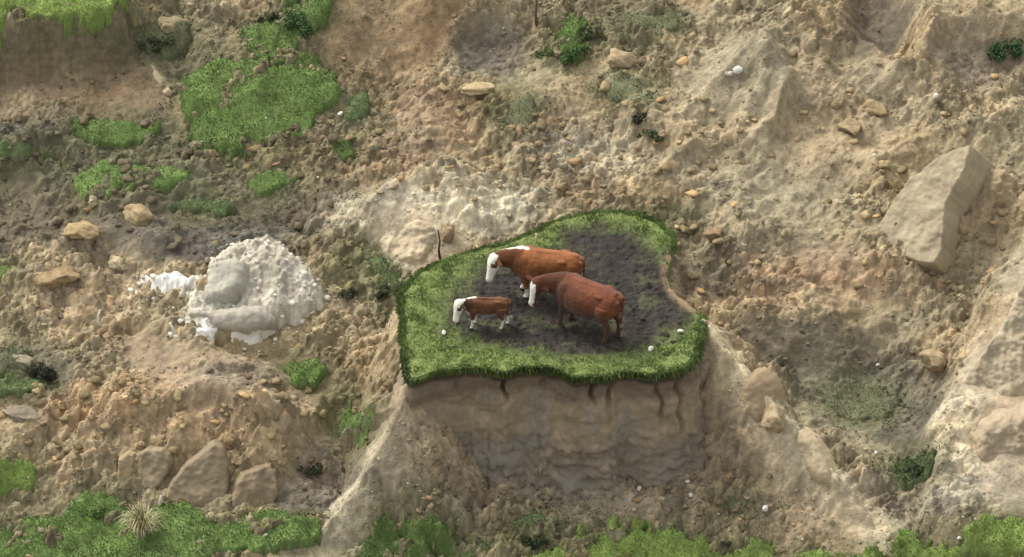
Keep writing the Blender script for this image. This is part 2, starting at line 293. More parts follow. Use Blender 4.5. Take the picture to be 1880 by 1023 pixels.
# ------------------------------------------------------------------ materials and mesh helpers
def attr_mat(name, rough=.95, var=.25, sc=9.0, bump=.35, bsc=40.0, sheen=0.0):
    m = bpy.data.materials.new(name); m.use_nodes = True; n = m.node_tree; b = n.nodes['Principled BSDF']; L = n.links
    at = n.nodes.new('ShaderNodeAttribute'); at.attribute_name = 'tint'
    tc = n.nodes.new('ShaderNodeNewGeometry')
    n1 = n.nodes.new('ShaderNodeTexNoise'); n1.inputs['Scale'].default_value = sc; n1.inputs['Detail'].default_value = 6; n1.inputs['Roughness'].default_value = .65
    L.new(tc.outputs['Position'], n1.inputs['Vector'])
    mr = n.nodes.new('ShaderNodeMapRange'); mr.inputs['From Min'].default_value = .25; mr.inputs['From Max'].default_value = .75
    mr.inputs['To Min'].default_value = 1-var; mr.inputs['To Max'].default_value = 1+var; L.new(n1.outputs[0], mr.inputs[0])
    mx = n.nodes.new('ShaderNodeVectorMath'); mx.operation = 'SCALE'; L.new(at.outputs['Color'], mx.inputs[0]); L.new(mr.outputs[0], mx.inputs['Scale'])
    L.new(mx.outputs[0], b.inputs['Base Color']); b.inputs['Roughness'].default_value = rough
    b.inputs['Specular IOR Level'].default_value = .2
    if sheen: b.inputs['Sheen Weight'].default_value = sheen
    n2 = n.nodes.new('ShaderNodeTexNoise'); n2.inputs['Scale'].default_value = bsc; n2.inputs['Detail'].default_value = 5
    L.new(tc.outputs['Position'], n2.inputs['Vector'])
    bp = n.nodes.new('ShaderNodeBump'); bp.inputs['Strength'].default_value = bump; bp.inputs['Distance'].default_value = .03
    L.new(n2.outputs[0], bp.inputs['Height']); L.new(bp.outputs[0], b.inputs['Normal']); return m
M_EARTH = attr_mat('earth', .97, .42, 6, .8, 24)
M_CLAY = attr_mat('compact_clay', .95, .18, 4, .35, 22)
M_ROCK = attr_mat('limestone', .9, .14, 12, .5, 26)
M_TURF = attr_mat('turf', .95, .25, 11, .5, 45)
M_GRASS = attr_mat('grass_blade', .85, .18, 2.5, 0, 10)
M_HIDE = attr_mat('hide', .85, .3, 14, .6, 45, .1)
M_WOOD = attr_mat('weathered_wood', .9, .25, 20, .4, 60)
def plain(name, c, r):
    m = bpy.data.materials.new(name); m.use_nodes = True; b = m.node_tree.nodes['Principled BSDF']
    b.inputs['Base Color'].default_value = (*c, 1); b.inputs['Roughness'].default_value = r; return m
M_EYE = plain('dark_eye', (.01,.008,.007), .15)

def make_mesh(name, V, F, tint=None, mat=None, smooth=True):
    """V (n,3), F (m,3|4) arrays"""
    me = bpy.data.meshes.new(name); V = np.asarray(V, np.float32); F = np.asarray(F, np.int32); k = F.shape[1]
    me.vertices.add(len(V)); me.vertices.foreach_set('co', V.ravel())
    me.loops.add(F.size); me.loops.foreach_set('vertex_index', F.ravel())
    me.polygons.add(len(F)); me.polygons.foreach_set('loop_start', np.arange(0, F.size, k, dtype=np.int32))
    me.polygons.foreach_set('use_smooth', np.full(len(F), smooth))
    me.update(calc_edges=True)
    if tint is not None:
        at = me.attributes.new('tint', 'FLOAT_COLOR', 'POINT'); c = np.ones((len(V), 4), np.float32); c[:, :3] = np.clip(tint, 0, 1)
        at.data.foreach_set('color', c.ravel())
    if mat: me.materials.append(mat)
    return me
def link(name, me, parent=None, loc=None):
    o = bpy.data.objects.new(name, me); COL.objects.link(o)
    if parent: o.parent = parent
    if loc is not None: o.location = loc
    return o
def tag(o, label=None, cat=None, group=None, kind=None):
    if label: o['label'] = label
    if cat: o['category'] = cat
    if group: o['group'] = group
    if kind: o['kind'] = kind
    return o
def gridfaces(ny, nx, base=0, wrap=False):
    i, j = np.meshgrid(np.arange(ny-1), np.arange(nx if wrap else nx-1), indexing='ij')
    a = i*nx+j; b = i*nx+(j+1) % nx; return (np.stack([a, b, b+nx, a+nx], -1).reshape(-1, 4)+base).astype(np.int32)

# ------------------------------------------------------------------ hillside
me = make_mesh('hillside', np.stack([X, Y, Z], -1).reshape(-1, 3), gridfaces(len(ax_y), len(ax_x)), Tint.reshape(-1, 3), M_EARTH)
tag(link('hillside', me), 'landslide slope of tan and grey broken earth around the knoll', kind='structure')

# ------------------------------------------------------------------ knoll: top and cliff in one lofted mesh
GREEN = np.array((.195,.268,.088)); GREEN2 = np.array((.17,.21,.065)); MUD = np.array((.034,.029,.024))
MUD_P = smooth_poly([on_plane(*p) for p in [(862,530),(885,500),(930,492),(1000,478),(1040,462),(1052,438),(1090,426),(1140,430),(1168,455),(1205,480),(1240,520),(1262,560),(1235,590),(1195,612),(1150,632),(1060,640),(960,625),(900,618),(850,600),(838,566)]], 3)
BARE_P = smooth_poly([on_plane(*p) for p in [(1222,480),(1240,465),(1250,520),(1310,570),(1296,578),(1256,556),(1230,530)]], 3)
def grassness(x, y):
    n = .30*fbm(x, y, .6, 5, 201, .7); d = sdf(x, y, MUD_P)
    g = sst(d+n*2.1, -.12, .95); b = sst(sdf(x, y, BARE_P)+n, -.1, .25)
    return g*b
def isl_z(x, y):
    b = 1-grassness(x, y); w_ = .05*fbm(x, y, .3, 2, 215)
    return .05*fbm(x, y, 1.2, 3, 211)+.03*fbm(x, y, .25, 3, 221)-.05*b+b*(.035*fbm(x, y, .22, 4, 217, .7)-.05*clodn(x+w_, y-w_, .24, 219, .5)[0]+.03*clodn(x, y+w_, .16, 229, .5)[0])
def build_knoll():
    NA = 760; c = np.array(on_plane(1010, 560)); th = np.linspace(0, 2*math.pi, NA, endpoint=False)
    rad = np.zeros(NA)
    for k, t in enumerate(th):
        dx, dy = math.cos(t), math.sin(t); best = 0
        A = ISL-c; B = np.roll(A, -1, 0); ex = B-A
        den = dx*ex[:, 1]-dy*ex[:, 0]; den = np.where(abs(den) < 1e-9, 1e-9, den)
        s = (A[:, 0]*ex[:, 1]-A[:, 1]*ex[:, 0])/den; u = (A[:, 0]*dy-A[:, 1]*dx)/den
        ok = (u >= -1e-6) & (u <= 1+1e-6) & (s > 0); rad[k] = s[ok].max() if ok.any() else rad[k-1]
    ring = np.stack([np.cos(th), np.sin(th)], -1); arc = np.cumsum(rad*2*math.pi/NA)
    per = arc[-1]
    jag = .07*fbm(ring[:, 0]*rad, ring[:, 1]*rad, .35, 3, 231)+.035*fbm(ring[:, 0]*rad, ring[:, 1]*rad, .12, 2, 235)
    rad = rad+jag
    V = []; T = []
    for s in np.linspace(.0002, 1, 110)**.75:
        p = c+ring*(rad*s)[:, None]; z = isl_z(p[:, 0], p[:, 1]); g = grassness(p[:, 0], p[:, 1])[:, None]
        z = z-.05*sst(s, .97, 1.0)
        gt = GREEN2*(1+.3*fbm(p[:, 0], p[:, 1], .5, 3, 241)[:, None]); mt = MUD*(1+.8*fbm(p[:, 0], p[:, 1], .45, 5, 251, .7)[:, None]); gg = sst(fbm(p[:, 0], p[:, 1], .7, 4, 253, .7), .02, .4)[:, None]*.55; mt = mt*(1-gg)+np.array((.09,.10,.045))*gg
        b = (1-sst(sdf(p[:, 0], p[:, 1], BARE_P), -.05, .2))[:, None]; mt = mt*(1-b)+np.array((.24,.17,.10))*b
        V.append(np.column_stack([p, z])); T.append(mt*(1-g)+gt*g)
    # outward normal of the rim, smoothed so the cliff is a broad face
    rs = rad-jag; pr = c+ring*rs[:, None]; tg = np.roll(pr, -6, 0)-np.roll(pr, 6, 0); nr = np.column_stack([tg[:, 1], -tg[:, 0]])
    ker = np.ones(41)/41; nr = np.column_stack([np.convolve(np.concatenate([q[-20:], q, q[:20]]), ker, 'valid') for q in nr.T]); nr /= np.linalg.norm(nr, axis=1)[:, None]
    prof = [(.05,.03),(.10,.06),(.14,.03),(.17,-.04),(.22,-.09)]
    for dz in np.arange(.27, 4.0, .045): prof.append((dz, -.09+.16*dz+.05*max(0, dz-1.6)**2))
    root = c+ring*(rad)[:, None]
    z0 = V[-1][:, 2]
    for dz, o in prof:
        p = root+nr*o; w_ = sst(dz, .2, .6)
        ux, uy = arc, np.full(NA, dz)
        wv_ = .15*fbm(ux, uy, .5, 3, 269); disp = w_*(.20*fbm(ux, uy*.6, 1.3, 3, 261)+.16*fbm(ux, uy, .55, 5, 265, .65)+.03*clodn(ux+wv_, uy*.8+wv_, .55, 267, .85)[0]+.08*sst(dz, 1.2, 2.2)*clodn(ux+wv_, uy, .2, 268, .8)[0])
        ck = np.zeros(NA)                                           # cracks in the face
        for (cpx, wob, dep, z1) in ((925,.10,.34,1.1),(1087,.14,.32,.95),(1130,-.6,.2,1.1),(838,.05,.12,.8),(1205,.35,.2,1.6),(1000,-.1,.1,.8),(1245,.2,.2,2.2)):
            cx = on_plane(cpx, 690)[0]+wob*(dz-.2)*.5+.05*math.sin(dz*9)
            ck += dep*np.exp(-((p[:, 0]-cx)/.045)**2)*(p[:, 1] < -2.5)*(1-sst(dz, z1*.6, z1))*sst(dz, .15, .3)
        p = p+nr*(disp-ck)[:, None]
        z = z0*(1-sst(dz, 0, .6))-dz
        V.append(np.column_stack([p, z]))
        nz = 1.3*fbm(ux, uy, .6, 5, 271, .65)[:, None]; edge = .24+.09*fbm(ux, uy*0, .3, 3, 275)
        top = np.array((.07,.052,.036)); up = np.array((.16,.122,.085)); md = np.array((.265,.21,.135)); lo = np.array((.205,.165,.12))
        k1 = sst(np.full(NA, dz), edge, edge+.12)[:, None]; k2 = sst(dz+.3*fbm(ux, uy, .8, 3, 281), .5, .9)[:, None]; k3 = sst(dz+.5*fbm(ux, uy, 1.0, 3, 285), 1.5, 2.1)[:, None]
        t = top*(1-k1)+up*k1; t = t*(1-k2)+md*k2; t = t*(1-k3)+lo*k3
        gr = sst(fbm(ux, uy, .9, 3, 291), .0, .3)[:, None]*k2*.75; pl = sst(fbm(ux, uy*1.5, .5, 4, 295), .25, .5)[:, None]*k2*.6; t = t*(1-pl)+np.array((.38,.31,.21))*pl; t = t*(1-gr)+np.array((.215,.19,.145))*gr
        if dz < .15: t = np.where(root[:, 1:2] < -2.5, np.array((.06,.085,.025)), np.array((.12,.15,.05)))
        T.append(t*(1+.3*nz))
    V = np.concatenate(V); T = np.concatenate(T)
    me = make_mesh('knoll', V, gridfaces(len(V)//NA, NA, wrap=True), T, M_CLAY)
    tag(link('knoll', me), 'isolated flat topped earth knoll with cracked brown cliff that holds the cattle', kind='structure')
    return c, ring, root, nr, z0
kc, kring, kroot, knr, kz0 = build_knoll()

# ------------------------------------------------------------------ grass
def blades(px_, py_, pz_, h, wd, tint, lean=None):
    """one bent two-triangle blade per point"""
    n = len(px_); a = rng.uniform(0, 2*math.pi, n); ln = rng.uniform(0, 2*math.pi, n); l = h*rng.uniform(.4, 1.3, n)
    sx, sy = np.cos(a)*wd/2, np.sin(a)*wd/2
    lx, ly = (np.cos(ln)*l, np.sin(ln)*l) if lean is None else (lean[:, 0]*h+np.cos(ln)*l*.4, lean[:, 1]*h+np.sin(ln)*l*.4)
    drop = 0 if lean is None else lean[:, 2]*h
    b0 = np.stack([px_-sx, py_-sy, pz_-.01], -1); b1 = np.stack([px_+sx, py_+sy, pz_-.01], -1)
    m = np.stack([px_+lx*.35+sx*.7, py_+ly*.35+sy*.7, pz_+h*.6], -1); tp = np.stack([px_+lx, py_+ly, pz_+h*.8-drop], -1)
    V = np.stack([b0, b1, m, tp], 1).reshape(-1, 3); i = np.arange(n)[:, None]*4
    F = np.concatenate([i+[0, 1, 2], i+[0, 2, 3]]); T = np.repeat(tint, 4, 0)
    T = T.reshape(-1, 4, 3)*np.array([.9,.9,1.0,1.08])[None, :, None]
    return V, F, T.reshape(-1, 3)
def green_tint(x, y, base, yellow=.5):
    n = len(x); k = np.clip(.5+1.3*fbm(x, y, 1.1, 4, 301, .6), 0, 1)[:, None]
    t = base*(.62+.65*k); t = t*(1+.35*fbm(x, y, .4, 4, 305, .65)[:, None])+np.clip(fbm(x, y, 1.3, 2, 311), 0, 1)[:, None]*np.array((.045,.025,.0))*yellow
    return t*rng.uniform(.75, 1.25, (n, 1))
def knoll_grass():
    n = 120000; lo = ISL.min(0)-.1; hi = ISL.max(0)+.1
    x = rng.uniform(lo[0], hi[0], n); y = rng.uniform(lo[1], hi[1], n)
    g = grassness(x, y); m = (sdf(x, y, ISL) < .04) & (rng.random(n) < g**1.2*.8); x, y, g = x[m], y[m], g[m]
    pat = sst(fbm(x, y, .45, 3, 321), -.3, .4)
    z = isl_z(x, y); h = (.02+.045*pat)*rng.uniform(.6, 1.3, len(x))
    bs = GREEN[None]*(1-.35*(sst(y, .5, 2.5)*.6+(1-g)*.5)[:, None])
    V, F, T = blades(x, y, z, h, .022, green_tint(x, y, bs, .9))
    # fringe hanging over the rim
    k = rng.integers(0, len(kroot), 9000); f = rng.uniform(-.12, .055, len(k)); p = kroot[k]+knr[k]*f[:, None]
    ln = np.column_stack([knr[k]*rng.uniform(.3, .9, (len(k), 1)), rng.uniform(.4, 1.7, len(k))])
    g2 = grassness(p[:, 0], p[:, 1]); mm = rng.random(len(k)) < g2; p = p[mm]; ln = ln[mm]; k = k[mm]; L2 = len(p)
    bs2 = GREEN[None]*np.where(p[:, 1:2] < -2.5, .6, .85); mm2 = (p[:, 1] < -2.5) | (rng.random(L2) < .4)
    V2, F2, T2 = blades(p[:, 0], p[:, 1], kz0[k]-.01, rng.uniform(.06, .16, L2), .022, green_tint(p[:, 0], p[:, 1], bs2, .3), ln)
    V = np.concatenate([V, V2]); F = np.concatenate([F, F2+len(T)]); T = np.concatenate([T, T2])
    tag(link('grass', make_mesh('grass', V, F, T, M_GRASS, False)), 'short trampled green grass ringing the muddy top of the knoll', 'grass', kind='stuff')
knoll_grass()

def turf(label, P, base, lift=.10, dens=1300, hgt=.07, ragged=.12, cat='turf', full=1.0, gp=None):
    """block of turf: raised sod with its own edge, grass growing on it"""
    g = gp if gp is not None else gpoly(P); lo = g.min(0)-.6; hi = g.max(0)+.6; st = .05
    xs = np.arange(lo[0], hi[0], st); ys = np.arange(lo[1], hi[1], st); gx, gy = np.meshgrid(xs, ys)
    rg = float(np.clip(.42*math.sqrt((hi-lo-1.2).prod()), .18, .95))
    def D(x, y): return sdf(x, y, g)+rg*(fbm(x, y, .45+rg, 5, 331, .7)-.04)
    d = D(gx, gy); f = 1-sst(d, -.10, .05)
    z = HM(gx, gy)+Rub_mean+lift*f*(1+.6*fbm(gx, gy, .5, 2, 341))+.03*fbm(gx, gy, .2, 2, 345)-.30*(1-f)
    t = np.where(f[..., None] > .6, base*.72*(1+.7*fbm(gx, gy, .8, 5, 351, .65)[..., None]), np.array((.085,.07,.045)))
    F = gridfaces(len(ys), len(xs)); keep = (d.ravel()[F] < .12).any(1); F = F[keep]
    u, inv = np.unique(F, return_inverse=True); V = np.stack([gx, gy, z], -1).reshape(-1, 3)[u]; T = t.reshape(-1, 3)[u]; F = inv.reshape(F.shape)
    c = V.mean(0); root = tag(bpy.data.objects.new('turf_patch', None), label, cat); COL.objects.link(root); root.location = c
    link('sod', make_mesh('sod', V-c, F, T, M_TURF), root)
    area = (hi-lo).prod(); n = int(area*dens)
    x = rng.uniform(lo[0], hi[0], n); y = rng.uniform(lo[1], hi[1], n); d = D(x, y)
    pr = np.maximum((1-sst(d, -.12, .03))*(full*.85+(1-full)*sst(fbm(x, y, .35, 3, 361), -.1, .3)), .45*(1-sst(d, 0, .42))*sst(fbm(x, y, .35, 4, 365, .65), -.05, .4)); m = rng.random(n) < pr; x, y, d = x[m], y[m], d[m]
    f = 1-sst(d, -.10, .05)
    zz = HM(x, y)+Rub_mean+lift*f*(1+.6*fbm(x, y, .5, 2, 341))+.03*fbm(x, y, .2, 2, 345)-.30*(1-f); zz = np.where(d > .02, HF(x, y), zz)
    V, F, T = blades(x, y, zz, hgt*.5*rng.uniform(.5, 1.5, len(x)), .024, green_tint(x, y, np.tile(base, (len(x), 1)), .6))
    tag(link('grass', make_mesh('grass', V-c, F, T, M_GRASS, False), root), kind='stuff')
    return root
Rub_mean = .08
for (lb, P, c, lift, hg, fl), g in zip(TURFS, TURF_G): turf(lb, P, c, lift, 1500, hg, full=fl, gp=g)

def sparse_grass():
    zones = [gpoly(P) for P in ([(240,50),(350,40),(440,40),(620,0),(700,60),(700,300),(640,400),(420,420),(280,400),(100,390),(-40,340),(-40,230),(140,220),(260,230),(330,150),(260,120)],
        [(980,30),(1260,0),(1260,100),(1220,270),(1080,240),(900,300),(880,180),(980,150)],[(620,450),(740,500),(735,640),(600,600)],[(1480,700),(1740,720),(1740,960),(1600,900)],
        [(-40,620),(140,640),(120,760),(-40,760)],[(540,830),(620,840),(560,960),(500,940)],[(640,900),(900,920),(1400,900),(1420,1000),(640,1000)])]
    Vs = []; Fs = []; Ts = []; o = 0
    for g in zones:
        lo = g.min(0); hi = g.max(0); n = int((hi-lo).prod()*420); x = rng.uniform(lo[0], hi[0], n); y = rng.uniform(lo[1], hi[1], n)
        pr = sst(fbm(x, y, .9, 5, 381, .7), .04, .38)*(sdf(x, y, g) < 0)*(sdf(x, y, ISL) > .3); m = rng.random(n) < pr; x, y = x[m], y[m]
        V, F, T = blades(x, y, HF(x, y), .06*rng.uniform(.4, 1.3, len(x)), .03, green_tint(x, y, np.tile(np.array((.135,.155,.065)), (len(x), 1)), .6))
        Vs.append(V); Fs.append(F+o); Ts.append(T); o += len(V)
    tag(link('weeds', make_mesh('weeds', np.concatenate(Vs), np.concatenate(Fs), np.concatenate(Ts), M_GRASS, False)), 'thin weeds and moss scattered over the broken slope', 'weeds', kind='stuff')
sparse_grass()

# ------------------------------------------------------------------ solid lumps
def ico(sub):
    import bmesh
    bm = bmesh.new(); bmesh.ops.create_icosphere(bm, subdivisions=sub, radius=1)
    V = np.array([v.co[:] for v in bm.verts]); F = np.array([[v.index for v in f.verts] for f in bm.faces]); bm.free(); return V, F
ICO1, ICO2, ICO3, ICO4 = ico(1), ico(2), ico(3), ico(4)
def n3(P, sc, s): # cheap 3D-ish noise
    return (perlin(P[:, 0]/sc+P[:, 2]/sc*.7, P[:, 1]/sc, s)+perlin(P[:, 1]/sc+3.1, P[:, 2]/sc, s+1)+perlin(P[:, 2]/sc, P[:, 0]/sc+9.2, s+2))*.45
def rock_shape(base, seed, rough=.25, flat=.8, cuts=7):
    V, F = base; V = V.copy(); r = np.random.default_rng(seed)
    for _ in range(cuts):                                            # broken facets
        n = r.normal(size=3); n /= np.linalg.norm(n); d = r.uniform(.55, .85); k = V@n; V = V-np.outer(np.clip(k-d, 0, None)*.9, n)
    V = V*(1+rough*n3(V+seed*3.7, .8, 5)[:, None]+rough*.4*n3(V+seed, .3, 9)[:, None]); V = V*(1+rough*.22*n3(V*1.3+seed, .16, 15)[:, None]); V[:, 2] *= flat; return V, F
# loose rubble nobody could count
def rubble():
    base = [rock_shape(ICO1, s, .3, .8, 4) for s in range(24)]
    n = 46000; x = rng.uniform(-12.9, 12.9, n); y = rng.uniform(-7.3, 10, n)
    pr = RF(x, y)*(.25+.75*sst(fbm(x, y, 1.2, 3, 401), -.3, .3)); di = sdf(x, y, ISL)
    talus = sst(-y, 3.6, 4.4)*sst(x, -3.2, -2.4)*(1-sst(x, 5.5, 6.4))*(1-sst(di, 1.5, 2.4)); pr = np.maximum(pr, talus)
    m = (rng.random(n) < pr) & (di > .2); x, y, tl = x[m], y[m], talus[m]
    s = .018*(1-rng.random(len(x)))**(-.38); s = np.clip(s, .02, .075)*rng.uniform(.8, 1.3, len(x))
    z = HF(x, y)+s*.05; tt = TF(x, y)*rng.uniform(.65, 1.15, (len(x), 1))
    wt = rng.random(len(x)); k = (wt < .005)[:, None]; tt = np.where(k, np.array((.55,.5,.4)), tt)
    k = (wt > .9)[:, None]; tt = np.where(k, tt*np.array((1.06,.95,.84)), tt)
    Vs = []; Fs = []; Ts = []; off = 0; a = rng.uniform(0, 6.28, len(x)); idx = rng.integers(0, 24, len(x))
    for b in range(24):
        q = np.where(idx == b)[0]; V, F = base[b]; ca, sa = np.cos(a[q]), np.sin(a[q]); st = rng.uniform(.8, 1.5, len(q))
        vx = V[:, 0][None]*st[:, None]; vy = V[:, 1][None].repeat(len(q), 0)
        P = np.stack([x[q][:, None]+s[q][:, None]*(vx*ca[:, None]-vy*sa[:, None]), y[q][:, None]+s[q][:, None]*(vx*sa[:, None]+vy*ca[:, None]), z[q][:, None]+s[q][:, None]*V[:, 2][None]], -1)
        Vs.append(P.reshape(-1, 3)); Fs.append((F[None]+(np.arange(len(q))*len(V))[:, None, None]).reshape(-1, 3)+off); off += P.shape[0]*P.shape[1]
        Ts.append(np.repeat(tt[q], len(V), 0))
    tag(link('rubble', make_mesh('rubble', np.concatenate(Vs), np.concatenate(Fs), np.concatenate(Ts), M_EARTH, False)),
        'loose crumbs of earth and small stones strewn over the whole landslide', 'rubble', kind='stuff')
rubble()
def put_rock(name, label, cat, px, py, r, tint, seed, flat=.75, stretch=(1, 1), rot=0, base=ICO3, sink=.35, mat=None, group=None, rough=.22, at=None, cuts=7):
    V, F = rock_shape(base, seed, rough, flat, cuts); g = ground(px, py, HF) if at is None else at[:2]
    z = HF(*g) if at is None else at[2]
    V = V*r*np.array([stretch[0], stretch[1], 1]); t = np.tile(np.array(tint)*(np.array((.86,.82,.70)) if mat is None else 1), (len(V), 1))*(1+.2*n3(V, r*.5, 4)[:, None])
    o = link(name, make_mesh(name, V, F, t, mat or M_EARTH), None, (g[0], g[1], float(z)+r*flat*(1-2*sink)*.6)); o.rotation_euler = (0, 0, rot)
    return tag(o, label, cat, group)
CLODS = [
 ('rounded tan boulder at the upper left below a green turf strip',260,402,.46,(.36,.29,.19),.7,(1.15,.8)),
 ('smooth round tan boulder in front of the right hand spur',1715,664,.36,(.36,.29,.20),.8,(1.1,.9)),
 ('pale block of clay with flat top right of the top left ledge',312,52,.42,(.33,.28,.19),.75,(1.1,.8)),
 ('rounded brown lump on the pale mound, beside the thin dark piece',822,432,.26,(.33,.26,.18),1.25,(.75,.8)),
 ('tan rubble heap stone at the left, above the white rock',150,430,.34,(.38,.29,.18),.6,(1.3,.9)),
 ('flat topped tan lump at the left of the white rock',110,505,.5,(.33,.25,.16),.55,(1.3,.9)),
 ('pale cream lump at the upper end of the white rock',215,487,.26,(.52,.45,.33),.7,(1.1,.8)),
 ('pale lump of clay under the leafy bushes near the top',1140,110,.36,(.38,.31,.22),.7,(1.1,.8)),
 ('grey boulder half buried at the foot of the left hand slope',35,760,.33,(.24,.21,.17),.5,(1.6,.8)),
 ('grey stone on the bank at the lower left edge',70,975,.2,(.32,.28,.22),.6,(1.4,.8)),
 ('pale stone beside the dark bush at the left edge',40,662,.3,(.30,.27,.22),.6,(1.4,.8)),
 ('brown boulder with pale top at the upper right, below the gully',1600,200,.3,(.36,.28,.18),.6,(1.2,.8)),
 ('round tan lump in the middle of the right hand debris slope',1560,235,.3,(.34,.27,.18),.7,(1,1)),
 ('rounded lump at the right end of the flat rubble behind the knoll',1310,430,.28,(.3,.22,.15),.6,(1.2,.8)),
 ('pale rounded shoulder of earth low on the right buttress',1420,770,.42,(.42,.34,.24),.8,(.9,1)),
 ('brown shard standing on the rubble at the lower left scarp',425,818,.24,(.22,.17,.11),.9,(1.1,.7)),
 ('pale slab of earth above the knoll, next to olive weeds',880,165,.34,(.42,.34,.22),.35,(1.7,.7)),
 ('green tinged pale rock just left of the long turf strip',172,372,.17,(.42,.40,.28),.9,(1,.8)),
]
for i, (lb, px, py, r, t, fl, stt) in enumerate(CLODS):
    put_rock('boulder', lb, 'boulder', px, py, r, np.array(t), 50+i, fl, stt, random.uniform(-.4, .4), ICO4, rough=.4, cuts=10, sink=.5)
WHITE = [('white stone on the grass at the left end of the knoll, near the calf',815,610,.07,1),('white stone on the front grass of the knoll, right of the cows',1195,640,.085,1),
 ('small upright white stone near the right end of the knoll',1250,609,.07,1),('white stone on the big green turf spread',490,220,.08,0),
 ('small white stone at the lower edge of the big turf spread',497,258,.05,0),('white stone on brown soil right of the big turf spread',625,210,.075,0),
 ('largest white stone high on the right hand slope',1355,132,.13,0),('smaller white stone left of the largest white stone on the right slope',1338,140,.1,0),
 ('white stone at the upper right beside a dark hole',1718,178,.09,0),('tiny white stone in the middle of the right hand slope',1605,286,.06,0),
 ('white stone below the dark turf strip right of the tan boulder',583,362,.08,0),('white stone in the grey hollow right of the knoll',1612,672,.07,0),
 ('second white stone lying just left of the hollow stone',1592,664,.06,0),('pale stone on the lower right rubble near the right spur',1608,832,.06,0),
 ('pale stone at the foot of the dark bush on the left bank',84,703,.06,0),('white stone on the talus of the right buttress, lower right',1405,940,.1,0),
 ('pinkish white pebble on the rubble under the cliff face',1268,912,.07,0),('white pebble above the other on the rubble under the cliff face',1262,886,.06,0),
 ('pale stone on the green bank at the bottom right corner',1762,992,.06,0),('small pale stone on the brown slope below the top left ledge',92,118,.1,0),
 ('white flake on rubble left of the big turf spread',230,178,.07,0)]
WHITE = [q for q in WHITE if q[1] not in (583, 92, 230, 1592)]
for i, (lb, px, py, r, isl) in enumerate(WHITE):
    at = None
    if isl: q = on_plane(px, py); at = (q[0], q[1], float(isl_z(q[:1], q[1:])[0])+.03)
    put_rock('white_stone', lb, 'stone', px, py, r, np.array((.60,.58,.50)), 90+i, .75, (1.2, .8), random.uniform(0, 3), ICO2, mat=M_ROCK, at=at)
# the lumps that can be told apart in the debris, one object each
ZONES = [((0,220,620,460),60,'left','grey brown lump of earth in the debris at the upper left','lumps in the upper left debris'),
 ((0,700,640,860),60,'low','tan lump of earth on the rubble slope at the lower left','lumps on the lower left rubble'),
 ((640,150,1240,370),60,'mid','tan lump of earth in the debris above the knoll','lumps above the knoll'),
 ((1240,100,1860,560),75,'right','tan lump of earth on the debris slope to the right','lumps on the right hand slope'),
 ((760,850,1420,960),45,'talus','brown lump of earth at the foot of the knoll cliff','lumps at the foot of the cliff')]
protos = {}
for (x0, y0, x1, y1), n, key, lb, gr in ZONES:
    ms = []
    for s in range(8):
        V, F = rock_shape(ICO2, 200+s, .45, .72, 9); col = np.array({'left':(.15,.125,.09),'low':(.27,.215,.135),'mid':(.25,.195,.125),'right':(.30,.24,.15),'talus':(.22,.17,.12)}[key])*(.6+.09*s)*np.array((1.03,1,.86))
        if s == 7: col = col*np.array((1.1,.95,.82))
        ms.append(make_mesh('earth_lump', V, F, np.tile(col, (len(V), 1))*(1+.25*n3(V, .5, 3)[:, None]), M_EARTH))
    k = 0
    while k < n:
        px, py = random.uniform(x0, x1), random.uniform(y0, y1); g = ground(px, py, HF)
        if RF(*g) < .45 or sdf(np.array([g[0]]), np.array([g[1]]), ISL)[0] < .25: 
            if random.random() < .8: continue
            if sdf(np.array([g[0]]), np.array([g[1]]), ISL)[0] < .25: continue
        r = random.choice((.08,.09,.1,.12,.15)) if key != 'talus' else random.uniform(.06, .1)
        o = link('earth_lump', ms[random.randrange(8)], None, (g[0], g[1], float(HF(*g))+r*.05)); o.scale = (r*random.uniform(.9, 1.5), r, r*random.uniform(.8, 1.2))
        o.rotation_euler = (random.uniform(-.3, .3), random.uniform(-.3, .3), random.uniform(0, 6.28)); tag(o, lb, 'lump of earth', gr); k += 1

